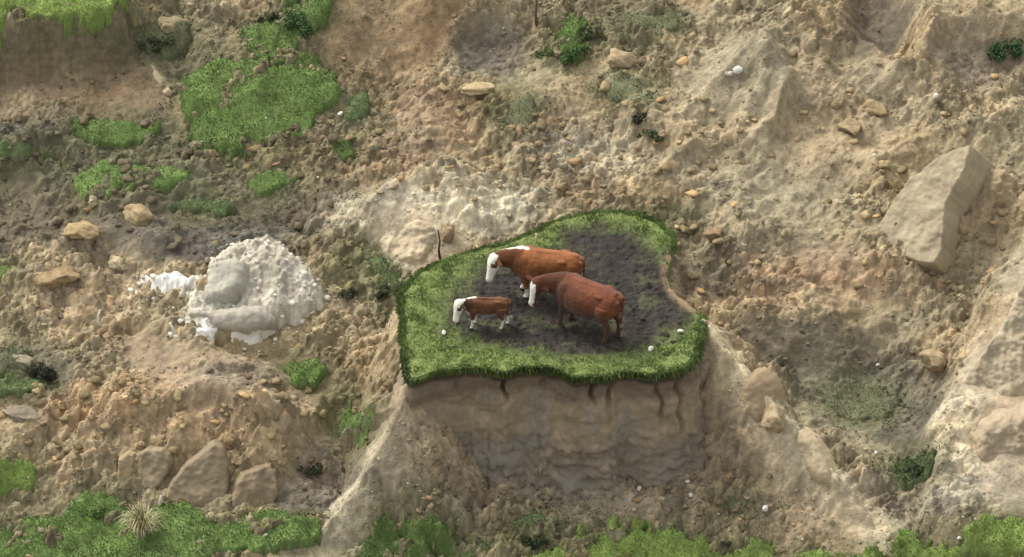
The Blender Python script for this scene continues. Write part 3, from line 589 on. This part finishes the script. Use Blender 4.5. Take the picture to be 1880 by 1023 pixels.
# ------------------------------------------------------------------ slabs of clay: a face on a plane of its own with real thickness
def slab(label, P, normal, thick, tint, name='clay_block', edge=.12, out=.25, anchor=None, rough=.06, mat=None, parent=None, seed=0, zs=0.0, jag=.11):
    N = np.array(normal, float); N /= np.linalg.norm(N)
    a = anchor or (np.mean([p[0] for p in P]), np.mean([p[1] for p in P])); g = ground(*a, HF); O = np.array([g[0], g[1], float(HF(*g))+zs])+N*out*.3
    U = np.cross([0, 0, 1], N); U /= np.linalg.norm(U); Vv = np.cross(N, U)
    q = []
    for p in P:
        d = ray(*p); t = ((O-CAM)@N)/(d@N); w3 = CAM+t*d-O; q.append((w3@U, w3@Vv))
    q = smooth_poly(q, 2); lo = q.min(0)-.15; hi = q.max(0)+.15; st = .03
    gx, gy = np.meshgrid(np.arange(lo[0], hi[0], st), np.arange(lo[1], hi[1], st))
    d = sdf(gx, gy, q)+jag*fbm(gx, gy, .45, 4, 411+seed, .65)
    f = np.sqrt(np.clip(-d/edge, 0, 1)*(2-np.clip(-d/edge, 0, 1)))
    f = f*(1-.0); rough = rough*(1.7 if name == 'clay_block' else 1); tint = np.array(tint)*(np.array((.98,.97,.88)) if name == 'clay_block' else 1)
    h = f*thick-thick+rough*fbm(gx, gy, .6, 4, 421+seed)*2+rough*.9*ridged(gx+.2*gy, gy*.35, .45, 3, 427+seed)*.5+rough*.3*fbm(gx, gy, .12, 2, 425+seed)-np.clip(d, 0, 1)*6
    W = O+gx[..., None]*U+gy[..., None]*Vv+h[..., None]*N
    t = np.array(tint)*(1+.28*fbm(gx, gy*.6, .5, 4, 431+seed))[..., None]
    F = gridfaces(*gx.shape); F = F[(d.ravel()[F] < .1).any(1)]
    u, inv = np.unique(F, return_inverse=True); V = W.reshape(-1, 3)[u]; T = t.reshape(-1, 3)[u]; c = V.mean(0)
    F = inv.reshape(F.shape)
    o = link(name, make_mesh(name, V-c, F, T, mat or M_CLAY), parent, c if parent is None else c-np.array(parent.location))
    if parent is None: tag(o, label, 'clay block' if name == 'clay_block' else name.replace('_', ' '))
    return o
slab('tall pointed pale slab of clay leaning on the right hand slope',[(1782,262),(1768,320),(1738,375),(1735,420),(1718,488),(1650,470),(1592,462),(1610,415),(1650,350),(1700,300)],(-.42,-.5,.76),1.6,(.33,.275,.20),out=.2,anchor=(1640,432),edge=.05,seed=1,jag=.04,rough=.035)
slab('ribbed tan slab of clay behind the pointed slab, at the right edge',[(1800,300),(1890,330),(1900,420),(1850,470),(1780,450),(1745,430),(1760,360)],(.1,-.7,.7),.5,(.33,.255,.17),out=.15,edge=.3,seed=2,rough=.12)
slab('smooth brown clay face at the lower left, left of the widest one',[(252,830),(300,818),(318,850),(300,895),(262,905),(245,880)],(-.1,-.85,.55),1.0,(.27,.215,.15),out=.25,anchor=(275,890),seed=3,rough=.04)
slab('tan clay face left of the crack in the lower left scarp',[(214,840),(246,832),(246,900),(216,905)],(-.3,-.9,.45),.4,(.34,.26,.17),out=.05,seed=4)
slab('widest smooth brown clay face in the lower left scarp',[(372,822),(392,808),(418,830),(425,880),(410,950),(360,950),(305,925),(302,900),(325,860)],(.0,-.85,.55),1.2,(.26,.205,.145),out=.35,anchor=(360,925),seed=5,rough=.035,jag=.06)
slab('rightmost brown clay face in the lower left scarp',[(440,870),(455,862),(500,850),(515,890),(500,945),(430,955),(420,920)],(.2,-.85,.55),1.0,(.24,.185,.13),out=.25,anchor=(465,925),seed=6,rough=.04)
slab('narrow pale clay block jutting below the top left ledge',[(262,108),(280,112),(320,165),(312,178),(290,165)],(-.3,-.5,.8),.3,(.40,.33,.23),out=.2,edge=.08,seed=7)
slab('pale weathered clay face high on the left spur of the pale mound',[(700,425),(770,395),(800,420),(790,470),(745,495),(690,480),(684,450)],(-.2,-.6,.75),.35,(.46,.38,.28),out=.12,edge=.2,seed=8)
slab('large smooth pale clay face on the right hand spur',[(1890,480),(1850,560),(1800,640),(1745,712),(1755,745),(1830,752),(1900,760),(1960,640),(1960,480)],(-.25,-.75,.62),1.6,(.36,.30,.225),out=.3,anchor=(1790,700),edge=.15,seed=9,jag=.06)
slab('lowest pale clay face on the right hand spur',[(1800,775),(1870,755),(1960,760),(1960,930),(1840,915),(1790,850)],(-.1,-.85,.5),.6,(.36,.29,.215),out=.15,edge=.3,seed=11)
slab('rounded clay rib standing out on the right buttress',[(1372,690),(1400,700),(1412,745),(1395,780),(1370,770),(1350,735)],(-.3,-.8,.5),.35,(.32,.245,.165),out=.12,edge=.25,seed=12,jag=.04,rough=.03)
slab('long pale clay rib low on the right buttress',[(1455,790),(1490,805),(1530,870),(1540,895),(1500,890),(1465,850)],(-.2,-.75,.6),.3,(.42,.345,.24),out=.12,edge=.25,seed=13,jag=.04,rough=.03)

# ------------------------------------------------------------------ white limestone outcrop
def limestone():
    P = [(248,515),(300,508),(362,512),(380,480),(420,460),(470,450),(520,462),(545,490),(558,505),(585,510),(602,545),(596,585),(560,600),(520,610),(480,640),(420,642),(370,632),(330,612),(318,590),(330,565),(295,552),(262,548)]
    g = gpoly(P); c2 = g.mean(0); lo = g.min(0)-.3; hi = g.max(0)+.3; st = .025
    gx, gy = np.meshgrid(np.arange(lo[0], hi[0], st), np.arange(lo[1], hi[1], st))
    d = sdf(gx, gy, g)+.16*fbm(gx, gy, .3, 4, 501, .65); f = 1-sst(d, -.32, .06)
    dome = np.exp(-(((gx-ground(505,530)[0])/1.0)**2+((gy-ground(505,530)[1])/1.1)**2))
    z = HM(gx, gy)+.06+f*(.12+.55*dome)+f*(.05*clodn(gx+.1*fbm(gx,gy,.3,3,52), gy, .34, 51, .8)[0]+.06*clodn(gx, gy, .15, 53, .8)[0]+.14*ridged(gx, gy, .8, 4, 55)+.06*fbm(gx, gy, .14, 3, 57))-.22*(1-f)
    # weathered grey and tan veins in the white stone
    wv = sst(fbm(gx, gy, .35, 5, 61, .75)+.22*dome+.08*(gy > c2[1])+.0-.1*sst(d, -.35, -.1), -.10, .28)[..., None]*.75
    t = np.array((.55,.51,.41))*(1-wv)+np.array((.30,.265,.20))*wv; sm2 = (1-sst(sdf(gx, gy, gpoly([(318,590),(335,600),(400,612),(485,640),(430,650),(370,636),(325,612)]))+.1*fbm(gx, gy, .3, 3, 68), -.05, .1))+(1-sst(sdf(gx, gy, gpoly([(245,510),(362,508),(350,540),(300,550),(255,545)]))+.1*fbm(gx, gy, .3, 3, 69), -.05, .1)); sm2 = np.clip(sm2, 0, 1)[..., None]; t = t*(1-sm2)+np.array((.80,.78,.70))*sm2; t = t*(1+.15*fbm(gx, gy, .15, 3, 65)[..., None])
    F = gridfaces(*gx.shape); F = F[(d.ravel()[F] < .06).any(1)]; u, inv = np.unique(F, return_inverse=True)
    root = bpy.data.objects.new('limestone_outcrop', None); COL.objects.link(root); cz = float(HM(*c2)); root.location = (*c2, cz); o3 = np.array([*c2, cz])
    tag(root, 'bright white crumbling rock outcrop with grey slabs, left of the knoll', 'rock')
    link('crumbled_rock', make_mesh('crumbled_rock', np.stack([gx, gy, z], -1).reshape(-1, 3)[u]-o3, inv.reshape(F.shape), t.reshape(-1, 3)[u], M_ROCK), root)
    s1 = slab(None, [(372,512),(385,482),(420,468),(446,474),(446,500),(436,528),(410,545),(368,552)], (-.25,-.45,.85), .3, (.36,.34,.27), 'grey_slab', .25, .08, rough=.06, mat=M_ROCK, parent=root, seed=21, zs=.36)
    s2 = slab(None, [(350,566),(420,562),(478,556),(500,575),(505,592),(470,602),(430,602),(385,594),(345,578)], (.0,-.6,.8), .25, (.38,.345,.28), 'grey_slab', .3, .08, rough=.06, mat=M_ROCK, parent=root, seed=22, zs=.32)
    n = 1500; x = rng.uniform(lo[0], hi[0], n); y = rng.uniform(lo[1], hi[1], n); dd = sdf(x, y, g); m = (dd < .22) & (rng.random(n) < np.where(dd > -.05, .8, .35)); x, y = x[m], y[m]
    Vs = []; Fs = []; Ts = []
    base = [rock_shape(ICO1, 300+s, .25, .8, 4) for s in range(12)]; Hl = lambda a, b: float(HM(a, b))
    for i in range(len(x)):
        V, F_ = base[i % 12]; s = random.uniform(.015, .02)*random.random()**-.5; s = min(s, .09); k = len(Vs)*len(V)
        ix = int((x[i]-lo[0])/st); iy = int((y[i]-lo[1])/st); zz = max(z[min(iy, z.shape[0]-1), min(ix, z.shape[1]-1)], Hl(x[i], y[i])+.04)
        Vs.append(V*s+np.array([x[i], y[i], zz+s*.3])-o3); Fs.append(F_+k); Ts.append(np.tile(np.array((.68,.63,.52))*random.uniform(.45, 1.1), (len(V), 1)))
    tag(link('stone_chips', make_mesh('stone_chips', np.concatenate(Vs), np.concatenate(Fs), np.concatenate(Ts), M_ROCK, False), root), kind='stuff')
limestone()

# ------------------------------------------------------------------ plants and sticks
def tube(pts, rads, n=8):
    pts = np.array(pts, float); V = []; 
    for i, p in enumerate(pts):
        t = pts[min(i+1, len(pts)-1)]-pts[max(i-1, 0)]; t /= np.linalg.norm(t); a = np.cross(t, [0, 1, .3]); a /= np.linalg.norm(a); b = np.cross(t, a)
        th = np.linspace(0, 2*math.pi, n, endpoint=False); V.append(p+rads[i]*(np.cos(th)[:, None]*a+np.sin(th)[:, None]*b))
    V = np.concatenate(V); F = gridfaces(len(pts), n, wrap=True)
    V = np.concatenate([V, pts[:1], pts[-1:]]); m = len(V); c0 = [[(j+1) % n, j, m-2, m-2] for j in range(n)]; k = (len(pts)-1)*n; c1 = [[k+j, k+(j+1) % n, m-1, m-1] for j in range(n)]
    F3 = np.concatenate([F[:, [0, 1, 2]], F[:, [0, 2, 3]], np.array(c0)[:, :3], np.array(c1)[:, :3]]); return V, F3
def stick(label, px, py, pts, r, tint, name='stick'):
    g = ground(px, py, HF); pts = np.array(pts, float); V, F = tube(pts, np.linspace(r, r*.5, len(pts)))
    tag(link(name, make_mesh(name, V, F, np.tile(tint, (len(V), 1)), M_WOOD), None, (g[0], g[1], float(HF(*g))-.05)), label, name)
stick('thin dark upright piece for the dark line beside the rounded brown lump on the pale mound', 808, 476, [(0,0,0),(-.03,0,.3),(.0,.02,.55),(-.05,.05,.85)], .035, (.07,.055,.04))  # thin dark tube added for the dark line beside the lump
stick('white bare stick standing at the left of the smooth bank below the white rock', 184, 600, [(.02,0,0),(-.03,0,.15),(-.04,.03,.32),(.02,.04,.5)], .045, (.6,.54,.42))
stick('short pale stick at the lower left end of the white rock', 322, 615, [(0,0,0),(-.05,.02,.18),(-.12,.05,.34)], .05, (.62,.55,.42))
stick('pale root sticking out of the scarp above the tussock', 292, 930, [(0,0,0),(.03,0,.16),(.06,.0,.36)], .05, (.55,.50,.42))
stick('thin brown twig hanging at the top edge above the knoll', 985, 45, [(0,0,0),(-.02,0,.3),(.0,.02,.6),(-.03,.1,1.0)], .04, (.12,.09,.06))
q = on_plane(985, 446); V, F = tube([(0,0,-.03),(.01,0,.12),(-.01,.0,.26)], [.03,.025,.03])
tag(link('stalk', make_mesh('stalk', V, F, np.tile((.5,.42,.26), (len(V), 1)), M_WOOD), None, (q[0], q[1], 0)), 'pale dry stalk on the rear grass edge behind the rearmost cow', 'stalk')

def tussock():
    g = ground(262, 995, HF); z = float(HF(*g))+.1; n = 420; Vs = []; Fs = []; Ts = []
    for i in range(n):
        a = random.uniform(0, 6.28); L = random.uniform(.45, .95); sp = random.uniform(.15, .75)*L; w_ = random.uniform(.008, .016); r0 = random.uniform(0, .12)
        P = []; 
        for k in range(5):
            t = k/4; rr = r0+sp*t**1.3; zz = L*(math.sin(t*1.9)*.95) - .25*t*t*sp
            c = np.array([math.cos(a)*rr, math.sin(a)*rr, zz]); s = np.array([-math.sin(a), math.cos(a), 0])*w_*(1-.85*t); P += [c-s, c+s]
        o = len(Vs)*10; Vs.append(np.array(P)); Fs.append(np.array([[o+2*k, o+2*k+1, o+2*k+3, o+2*k+2] for k in range(4)]))
        c = random.choice([(.42,.36,.2),(.34,.31,.16),(.5,.44,.28),(.17,.18,.07)]); Ts.append(np.tile(np.array(c)*random.uniform(.8, 1.15), (10, 1)))
    tag(link('tussock', make_mesh('tussock', np.concatenate(Vs), np.concatenate(Fs), np.concatenate(Ts), M_GRASS), None, (g[0], g[1], z)), 'straw coloured tussock of arching grass on the bottom left turf bank', 'grass tussock')
tussock()
def bush(label, px, py, r, tint, n=900, leaf=.035, flat=.7, name='bush'):
    g = ground(px, py, HF); z = float(HF(*g)); root = tag(bpy.data.objects.new(name, None), label, 'bush'); COL.objects.link(root); root.location = (g[0], g[1], z)
    Vs = []; Fs = []; Ts = []; clumps = [np.array([random.gauss(0, .5), random.gauss(0, .4), random.uniform(.1, .9)])*r*np.array([1.2, 1, flat]) for _ in range(9)]
    for i in range(n):
        c = random.choice(clumps); d = rng.normal(size=3); d /= np.linalg.norm(d); p = c+d*r*random.uniform(.2, .42)
        if p[2] < -.05: p[2] = abs(p[2])*.5
        u = rng.normal(size=3); u /= np.linalg.norm(u); v_ = np.cross(u, d+.2); v_ /= np.linalg.norm(v_); s = leaf*random.uniform(.6, 1.3)
        Vs.append(np.array([p-u*s, p+v_*s*.5, p+u*s, p-v_*s*.5])); o = i*4; Fs.append([[o, o+1, o+2, o+3]]); Ts.append(np.tile(np.array(tint)*random.uniform(.65, 1.35), (4, 1)))
    tag(link('leaves', make_mesh('leaves', np.concatenate(Vs), np.concatenate(Fs), np.concatenate(Ts), M_GRASS, False), root), kind='stuff')
    SV = []; SF = []; o = 0
    for c in clumps:
        V, F = tube([(0, 0, -.05), c*.5+np.array([0, 0, .03]), c], [.018, .013, .006], 5); SV.append(V); SF.append(F+o); o += len(V)
    SV = np.concatenate(SV); link('branches', make_mesh('branches', SV, np.concatenate(SF), np.tile((.1,.075,.05), (len(SV), 1)), M_WOOD), root)
bush('dark green bush at the upper right edge of the slope', 1822, 100, .42, (.035,.085,.03), 1500)
bush('small dark green bush left of the mossy patch at the top', 1085, 70, .25, (.06,.075,.03), 800)
bush('round green bush near the top, above the knoll', 1040, 108, .34, (.065,.12,.035), 1200)
bush('dark grey green bush on the grey bank at the left edge', 88, 690, .36, (.045,.05,.03), 1300)
bush('dark green bush at the top, right of the turf tongue', 555, 55, .45, (.055,.10,.035), 1500)
bush('blackish bush beside the grassy tongue, top left of centre', 505, 40, .22, (.03,.045,.02), 700)
bush('dull olive bush on the slope right of the top left ledge', 285, 85, .32, (.06,.075,.035), 1100)
bush('dark low bush on the rubble above the knoll, right of centre', 1175, 222, .2, (.06,.06,.03), 600)
bush('small green bush above and right of the knoll', 1205, 255, .2, (.075,.09,.04), 600)
bush('dark weedy bush left of the right hand spur', 1690, 872, .26, (.055,.065,.03), 800)
bush('dark bush on the slope below the small turf block left of the cliff', 575, 868, .22, (.06,.065,.035), 700)
bush('leafy dark clump at the bottom edge below the cliff', 985, 1003, .28, (.035,.055,.02), 900)
bush('green leafy clump on the upper side of the bottom left bank', 175, 955, .3, (.07,.12,.03), 1000)
bush('dark scrub at the left rear side of the knoll', 700, 545, .22, (.05,.06,.03), 700)
bush('brown green scrub on the left grass of the knoll slope', 640, 545, .2, (.06,.065,.035), 600)

# ------------------------------------------------------------------ cattle
def loft(rings, n=20, ex=2.3):
    """rings: centre, side vector, up vector, half width, half height"""
    V = []; th = np.linspace(0, 2*math.pi, n, endpoint=False); c, s = np.cos(th), np.sin(th)
    cc = np.sign(c)*abs(c)**(2/ex); ss = np.sign(s)*abs(s)**(2/ex)
    for ce, sv, uv, w_, h in rings: V.append(np.array(ce)+cc[:, None]*np.array(sv)*w_+ss[:, None]*np.array(uv)*h)
    V = np.concatenate(V); F = gridfaces(len(rings), n, wrap=True); m = len(V)
    V = np.concatenate([V, [rings[0][0]], [rings[-1][0]]]); k = (len(rings)-1)*n
    return V, np.concatenate([F[:, [0, 1, 2]], F[:, [0, 2, 3]], [[(j+1) % n, j, m] for j in range(n)], [[k+j, k+(j+1) % n, m+1] for j in range(n)]])
def unit(v): v = np.array(v, float); return v/np.linalg.norm(v)
def cow(label, px, py, heading, scale, poll, hdir, face, brown, calf=False, legs=(0, 0, 0, 0), muddy=0.0, white_crest=True, seed=1, hsz=1.3):
    Y1 = np.array([0, 1, 0.]); Z1 = np.array([0, 0, 1.]); parts = []
    tor = [(-.93,1.14,.98,.10),(-.90,1.24,.86,.20),(-.80,1.31,.76,.27),(-.62,1.35,.66,.31),(-.42,1.36,.60,.335),(-.15,1.33,.50,.40),(.12,1.32,.46,.425),(.35,1.35,.49,.39),(.52,1.39,.51,.33),(.68,1.36,.55,.31),(.82,1.29,.62,.24),(.92,1.18,.76,.14)]
    if calf: tor = [(x, t-.02, b+.13+.04*(abs(x) < .4), w_*.78) for x, t, b, w_ in tor]
    parts.append(loft([((x, 0, (t+b)/2), Y1, Z1, w_, (t-b)/2) for x, t, b, w_ in tor], 24, 2.35))
    hd = unit(hdir); fc = unit(np.array(face)-np.dot(face, hd)*hd); sdv = np.cross(fc, hd); poll = np.array(poll, float)
    # neck, from the shoulder to the poll
    A = np.array([.55, 0, 1.06]); B = poll+hd*.10-fc*.05; T0 = np.array([.5, 0, .02]); ring = []
    for k in range(7):
        t = k/6; h00 = 2*t**3-3*t*t+1; h10 = t**3-2*t*t+t; h01 = -2*t**3+3*t*t; h11 = t**3-t*t
        p = h00*A+h10*T0+h01*B+h11*unit(B-A+hd*.3)*.35
        dv = unit(B-A); sv = unit(np.cross(Z1, dv)); uv = unit(np.cross(dv, sv)); k2 = .8 if calf else 1
        ring.append((p, sv, uv, (.27*(1-t)+.13*t)*k2, (.36*(1-t)+.185*t)*k2))
    parts.append(loft(ring, 18, 2.1))
    hs_ = hsz
    hr = [(-.05,.05,.05,-.05),(-.02,.10,.10,-.045),(.05,.125,.125,-.04),(.14,.125,.125,-.03),(.24,.10,.115,-.03),(.34,.078,.09,-.02),(.43,.075,.072,-.01),(.49,.082,.07,-.01),(.53,.07,.055,-.01),(.55,.03,.03,-.01)]
    parts.append(loft([(poll+hd*s*hs_+fc*o*hs_, sdv, fc, w_*hs_, h*hs_) for s, w_, h, o in hr], 16, 2.3))
    ears = []
    for s in (-1, 1):                                                # ears: flattened leaves held out sideways
        b = poll+hd*.06*hs_+sdv*s*.10*hs_-fc*.03; dr = unit(sdv*s+hd*.22-fc*.15); up = unit(np.cross(dr, fc))
        parts.append(loft([(b+dr*t*hs_, fc, up, a_*.5*hs_, c_*hs_) for t, a_, c_ in ((-.02,.04,.03),(.05,.05,.05),(.12,.04,.06),(.18,.03,.045),(.225,.02,.012))], 10, 2)); ears.append(b)
    k = 1.0
    for i, s in enumerate((-1, 1)):                                  # front legs, hind legs
        f = legs[i]; h_ = legs[2+i]; lw = 1.1 if calf else 1.22
        fl = [((.50,s*.17,.95),.17),((.53,s*.19,.76),.135),((.53+f*.3,s*.19,.60),.082),((.54+f*.6,s*.185,.43),.066),((.53+f*.8,s*.185,.40),.060),((.53+f*.9,s*.185,.25),.043),((.53+f,s*.185,.12),.047),((.555+f,s*.185,.055),.058),((.565+f,s*.185,-.005),.064)]
        hl = [((-.60,s*.17,1.02),.20),((-.55,s*.20,.84),.175),((-.52+h_*.3,s*.20,.70),.12),((-.62+h_*.6,s*.195,.56),.082),((-.72+h_*.8,s*.19,.46),.065),((-.71+h_*.9,s*.19,.30),.046),((-.69+h_,s*.19,.14),.047),((-.66+h_,s*.19,.06),.058),((-.645+h_,s*.19,-.005),.064)]
        for L in (fl, hl): parts.append(loft([(p, Y1*-1, np.array([1, 0, 0.]), r*lw*.92, r*lw*1.1) for p, r in L], 14, 2))
    tl = [(-.84,0,1.26),(-.92,0,1.24),(-.965,0,1.12),(-.96,.0,.85),(-.94,.03,.62),(-.95,.03,.5),(-.95,.03,.38)]
    parts.append(tube(tl, [.05,.04,.032,.026,.028,.045,.02], 8))
    if not calf: parts.append(loft([((x, 0, .60), Y1, Z1, r, r*.8) for x, r in ((-.56,.04),(-.50,.13),(-.38,.16),(-.27,.12),(-.2,.04))], 12, 2))
    # shoulder blades, haunches, hip and pin bones
    for s in (-1, 1):
        kk = .76 if calf else 1
        for (cx, cy, cz), (rx, ry, rz) in (((.50,.23,1.02),(.19,.13,.30)),((-.64,.20,.98),(.25,.16,.30)),((-.44,.24,1.25),(.14,.07,.06)),((-.90,.12,1.18),(.06,.06,.07))):
            u_ = np.linspace(-1, 1, 9); parts.append(loft([((cx+rx*v, s*cy*kk, cz), Y1, Z1, ry*kk*math.sqrt(max(1-v*v, .01)), rz*math.sqrt(max(1-v*v, .01))) for v in u_], 14, 2))
    parts.append(loft([((x, 0, 1.33), Y1, Z1, .06, .035) for x in np.linspace(-.8, .5, 6)], 8, 2))
    # brisket
    parts.append(loft([((x, 0, z_), Y1, Z1, r*(.7 if calf else 1), r*1.3) for x, z_, r in ((.5,.66,.05),(.6,.66,.12),(.75,.70,.12),(.85,.80,.10),(.92,.9,.04))], 12, 2))
    Vs = []; Fs = []; o = 0
    for V, F in parts: Vs.append(V); Fs.append(np.asarray(F)+o); o += len(V)
    me = make_mesh('tmp', np.concatenate(Vs), np.concatenate(Fs)); ob = bpy.data.objects.new('tmp', me); COL.objects.link(ob)
    rm = ob.modifiers.new('r', 'REMESH'); rm.mode = 'VOXEL'; rm.voxel_size = .017
    sm = ob.modifiers.new('s', 'SMOOTH'); sm.iterations = 9; sm.factor = .5
    dg = bpy.context.evaluated_depsgraph_get(); ev = ob.evaluated_get(dg); m2 = ev.to_mesh()
    V = np.zeros(len(m2.vertices)*3, np.float32); m2.vertices.foreach_get('co', V); V = V.reshape(-1, 3).astype(float)
    nl = len(m2.loops); li = np.zeros(nl, np.int32); m2.loops.foreach_get('vertex_index', li); F = li.reshape(-1, 4) if nl == 4*len(m2.polygons) else None
    if F is None: F = np.array([list(p.vertices)[:3] for p in m2.polygons])
    ev.to_mesh_clear(); bpy.data.objects.remove(ob); bpy.data.meshes.remove(me)
    nn = V*1.0; V = V+np.array([.5,.5,1])*(.012*n3(nn+seed, .22, 44)+.006*n3(nn+seed, .07, 45))[:, None]
    # hide colours by body region, highlight along the back painted in
    x, y, z = V.T; n1 = .06*n3(V+seed*5, .14, 3)+.02*n3(V, .05, 8)
    WHT = np.array((.70,.66,.56)); br = np.array(brown)
    T = np.tile(br, (len(V), 1))*(1+.45*n3(V+seed, .4, 6)+.25*n3(V+seed, .09, 16))[:, None]*np.where(x > .55, .7, 1)[:, None]
    T = T*(1+.45*sst(z-1.2+.3*n1, 0, .2)*(x < .6))[:, None]  # top of the back painted lighter, highlight from above put into the hide
    rel = V-poll; sh = rel@hd; sf = rel@fc; ss_ = rel@sdv; rad = np.sqrt(sf**2+ss_**2)
    headm = (sh > -.06*hs_+n1) & (sh < .62*hs_) & (rad < .19*hs_) & (abs(ss_) < (.135)*hs_)
    headm &= ~((abs(ss_) > .115*hs_) & (sh < .12*hs_))
    if not white_crest: headm &= (sh > .06) & (abs(ss_) < .085+n1)
    T[headm] = WHT
    eyep = (abs(sh-.17*hs_) < .045*hs_) & (abs(abs(ss_)-.11*hs_) < .035*hs_) & headm; T[eyep & (sf > -.06)] = br*.6
    if white_crest:                                                  # crest stripe, brisket, belly
        T[(x > .42) & (x < 1.3) & (z > 1.0+.45*np.clip(1-(x-.42)/.8, 0, 1)*0) & (abs(y) < .05+n1) & (z > 1.22-.35*np.clip(x-.75, 0, 1)+n1) & ~headm] = WHT
    T[(x > .55) & (z < .80+n1) & (z > .5) & (abs(y) < .12)] = WHT*.9
    T[(abs(y) < .2) & (z < (.70 if calf else .60)+n1) & (abs(x) < .5)] = WHT*.75
    sock = (z < (.46 if calf else .32)+2*n1) & ((abs(x) > .35)); T[sock] = WHT
    T[z < .055] = (.04,.03,.025)
    T[(x < -.9) & (z < .58+n1)] = WHT*.8
    mz = (sh > .47*hs_) & (rad < .12); T[mz & headm] = WHT*np.array((.95,.82,.74))
    md = sst(.62+n1*2.5-z, -.08, .25)*(.35+.65*muddy); md = np.maximum(md, muddy*.75*sst(.95-z+n1*2, 0, .35)*sst(.5-x, -.4, .3)*(y > 0)); md = np.where(sh > .1, np.where(rad < .25, 0, md), md)
    if muddy < .3: md *= .4
    else: md = np.maximum(md, .62*sst(x+1.5*n1, -.5, .7)*(x < 1.0)*(~headm)*sst(1.42-z, 0, .15))
    T = T*(1-md[:, None])+np.array((.072,.034,.019))*md[:, None]
    p = on_plane(px, py); root = tag(bpy.data.objects.new('calf' if calf else 'cow', None), label, 'calf' if calf else 'cow', 'cattle stranded on the knoll'); COL.objects.link(root)
    zc = float(isl_z(p[:1], p[1:])[0]); root.location = (p[0], p[1], zc-.01); root.scale = (scale,)*3; root.rotation_euler = (0, 0, math.atan2(heading[1], heading[0]))
    link('body', make_mesh('body', V, F, T, M_HIDE), root)
    ev_, ef_ = ICO2
    for s in (-1, 1):
        e_ = link('eye', make_mesh('eye', ev_*.026*hs_, ef_, None, M_EYE), root, poll+hd*.17*hs_+sdv*s*.108*hs_+fc*.035*hs_)
cow('orange brown cow standing at the rear with white face and white crest, facing left', 1003, 541, (-.97,.22), .95, (1.30,.14,1.12), (.15,.28,-.95), (.78,.62,.2), (.20,.072,.023), legs=(.08,-.08,-.1,.12), seed=2, hsz=1.3)
cow('dark red brown cow at front right, white blaze facing the viewer, muddy flank', 1079, 603, (-.83,.56), 1.0, (1.19,.36,1.17), (.12,.15,-.98), (.15,.88,.45), (.125,.040,.017), legs=(.05,.12,-.05,.06), muddy=1.0, white_crest=False, seed=3, hsz=1.3)
cow('small dark brown calf with white head and white socks, left front of the cattle', 895, 598, (-1,.04), .60, (1.12,.10,1.22), (.15,.25,-.95), (.80,.62,.2), (.10,.042,.018), calf=True, legs=(-.06,.06,-.12,.12), seed=4, hsz=1.6)

for i, (px, py, r_) in enumerate([(1222,612,.09),(1236,628,.07),(1208,632,.08),(1248,590,.06),(1180,585,.06),(1168,560,.05),(1225,652,.07),(1190,520,.06),(1150,470,.06)]):
    q = on_plane(px, py); V, F = rock_shape(ICO2, 700+i, .4, .45, 6); o = link('mud_clod', make_mesh('mud_clod', V*r_, F, np.tile((.04,.035,.025), (len(V), 1)), M_EARTH), None, (q[0], q[1], float(isl_z(q[:1], q[1:])[0])+.02))
    tag(o, 'dark clod of trodden mud on the right side of the knoll top', 'clod', 'mud clods on the knoll')
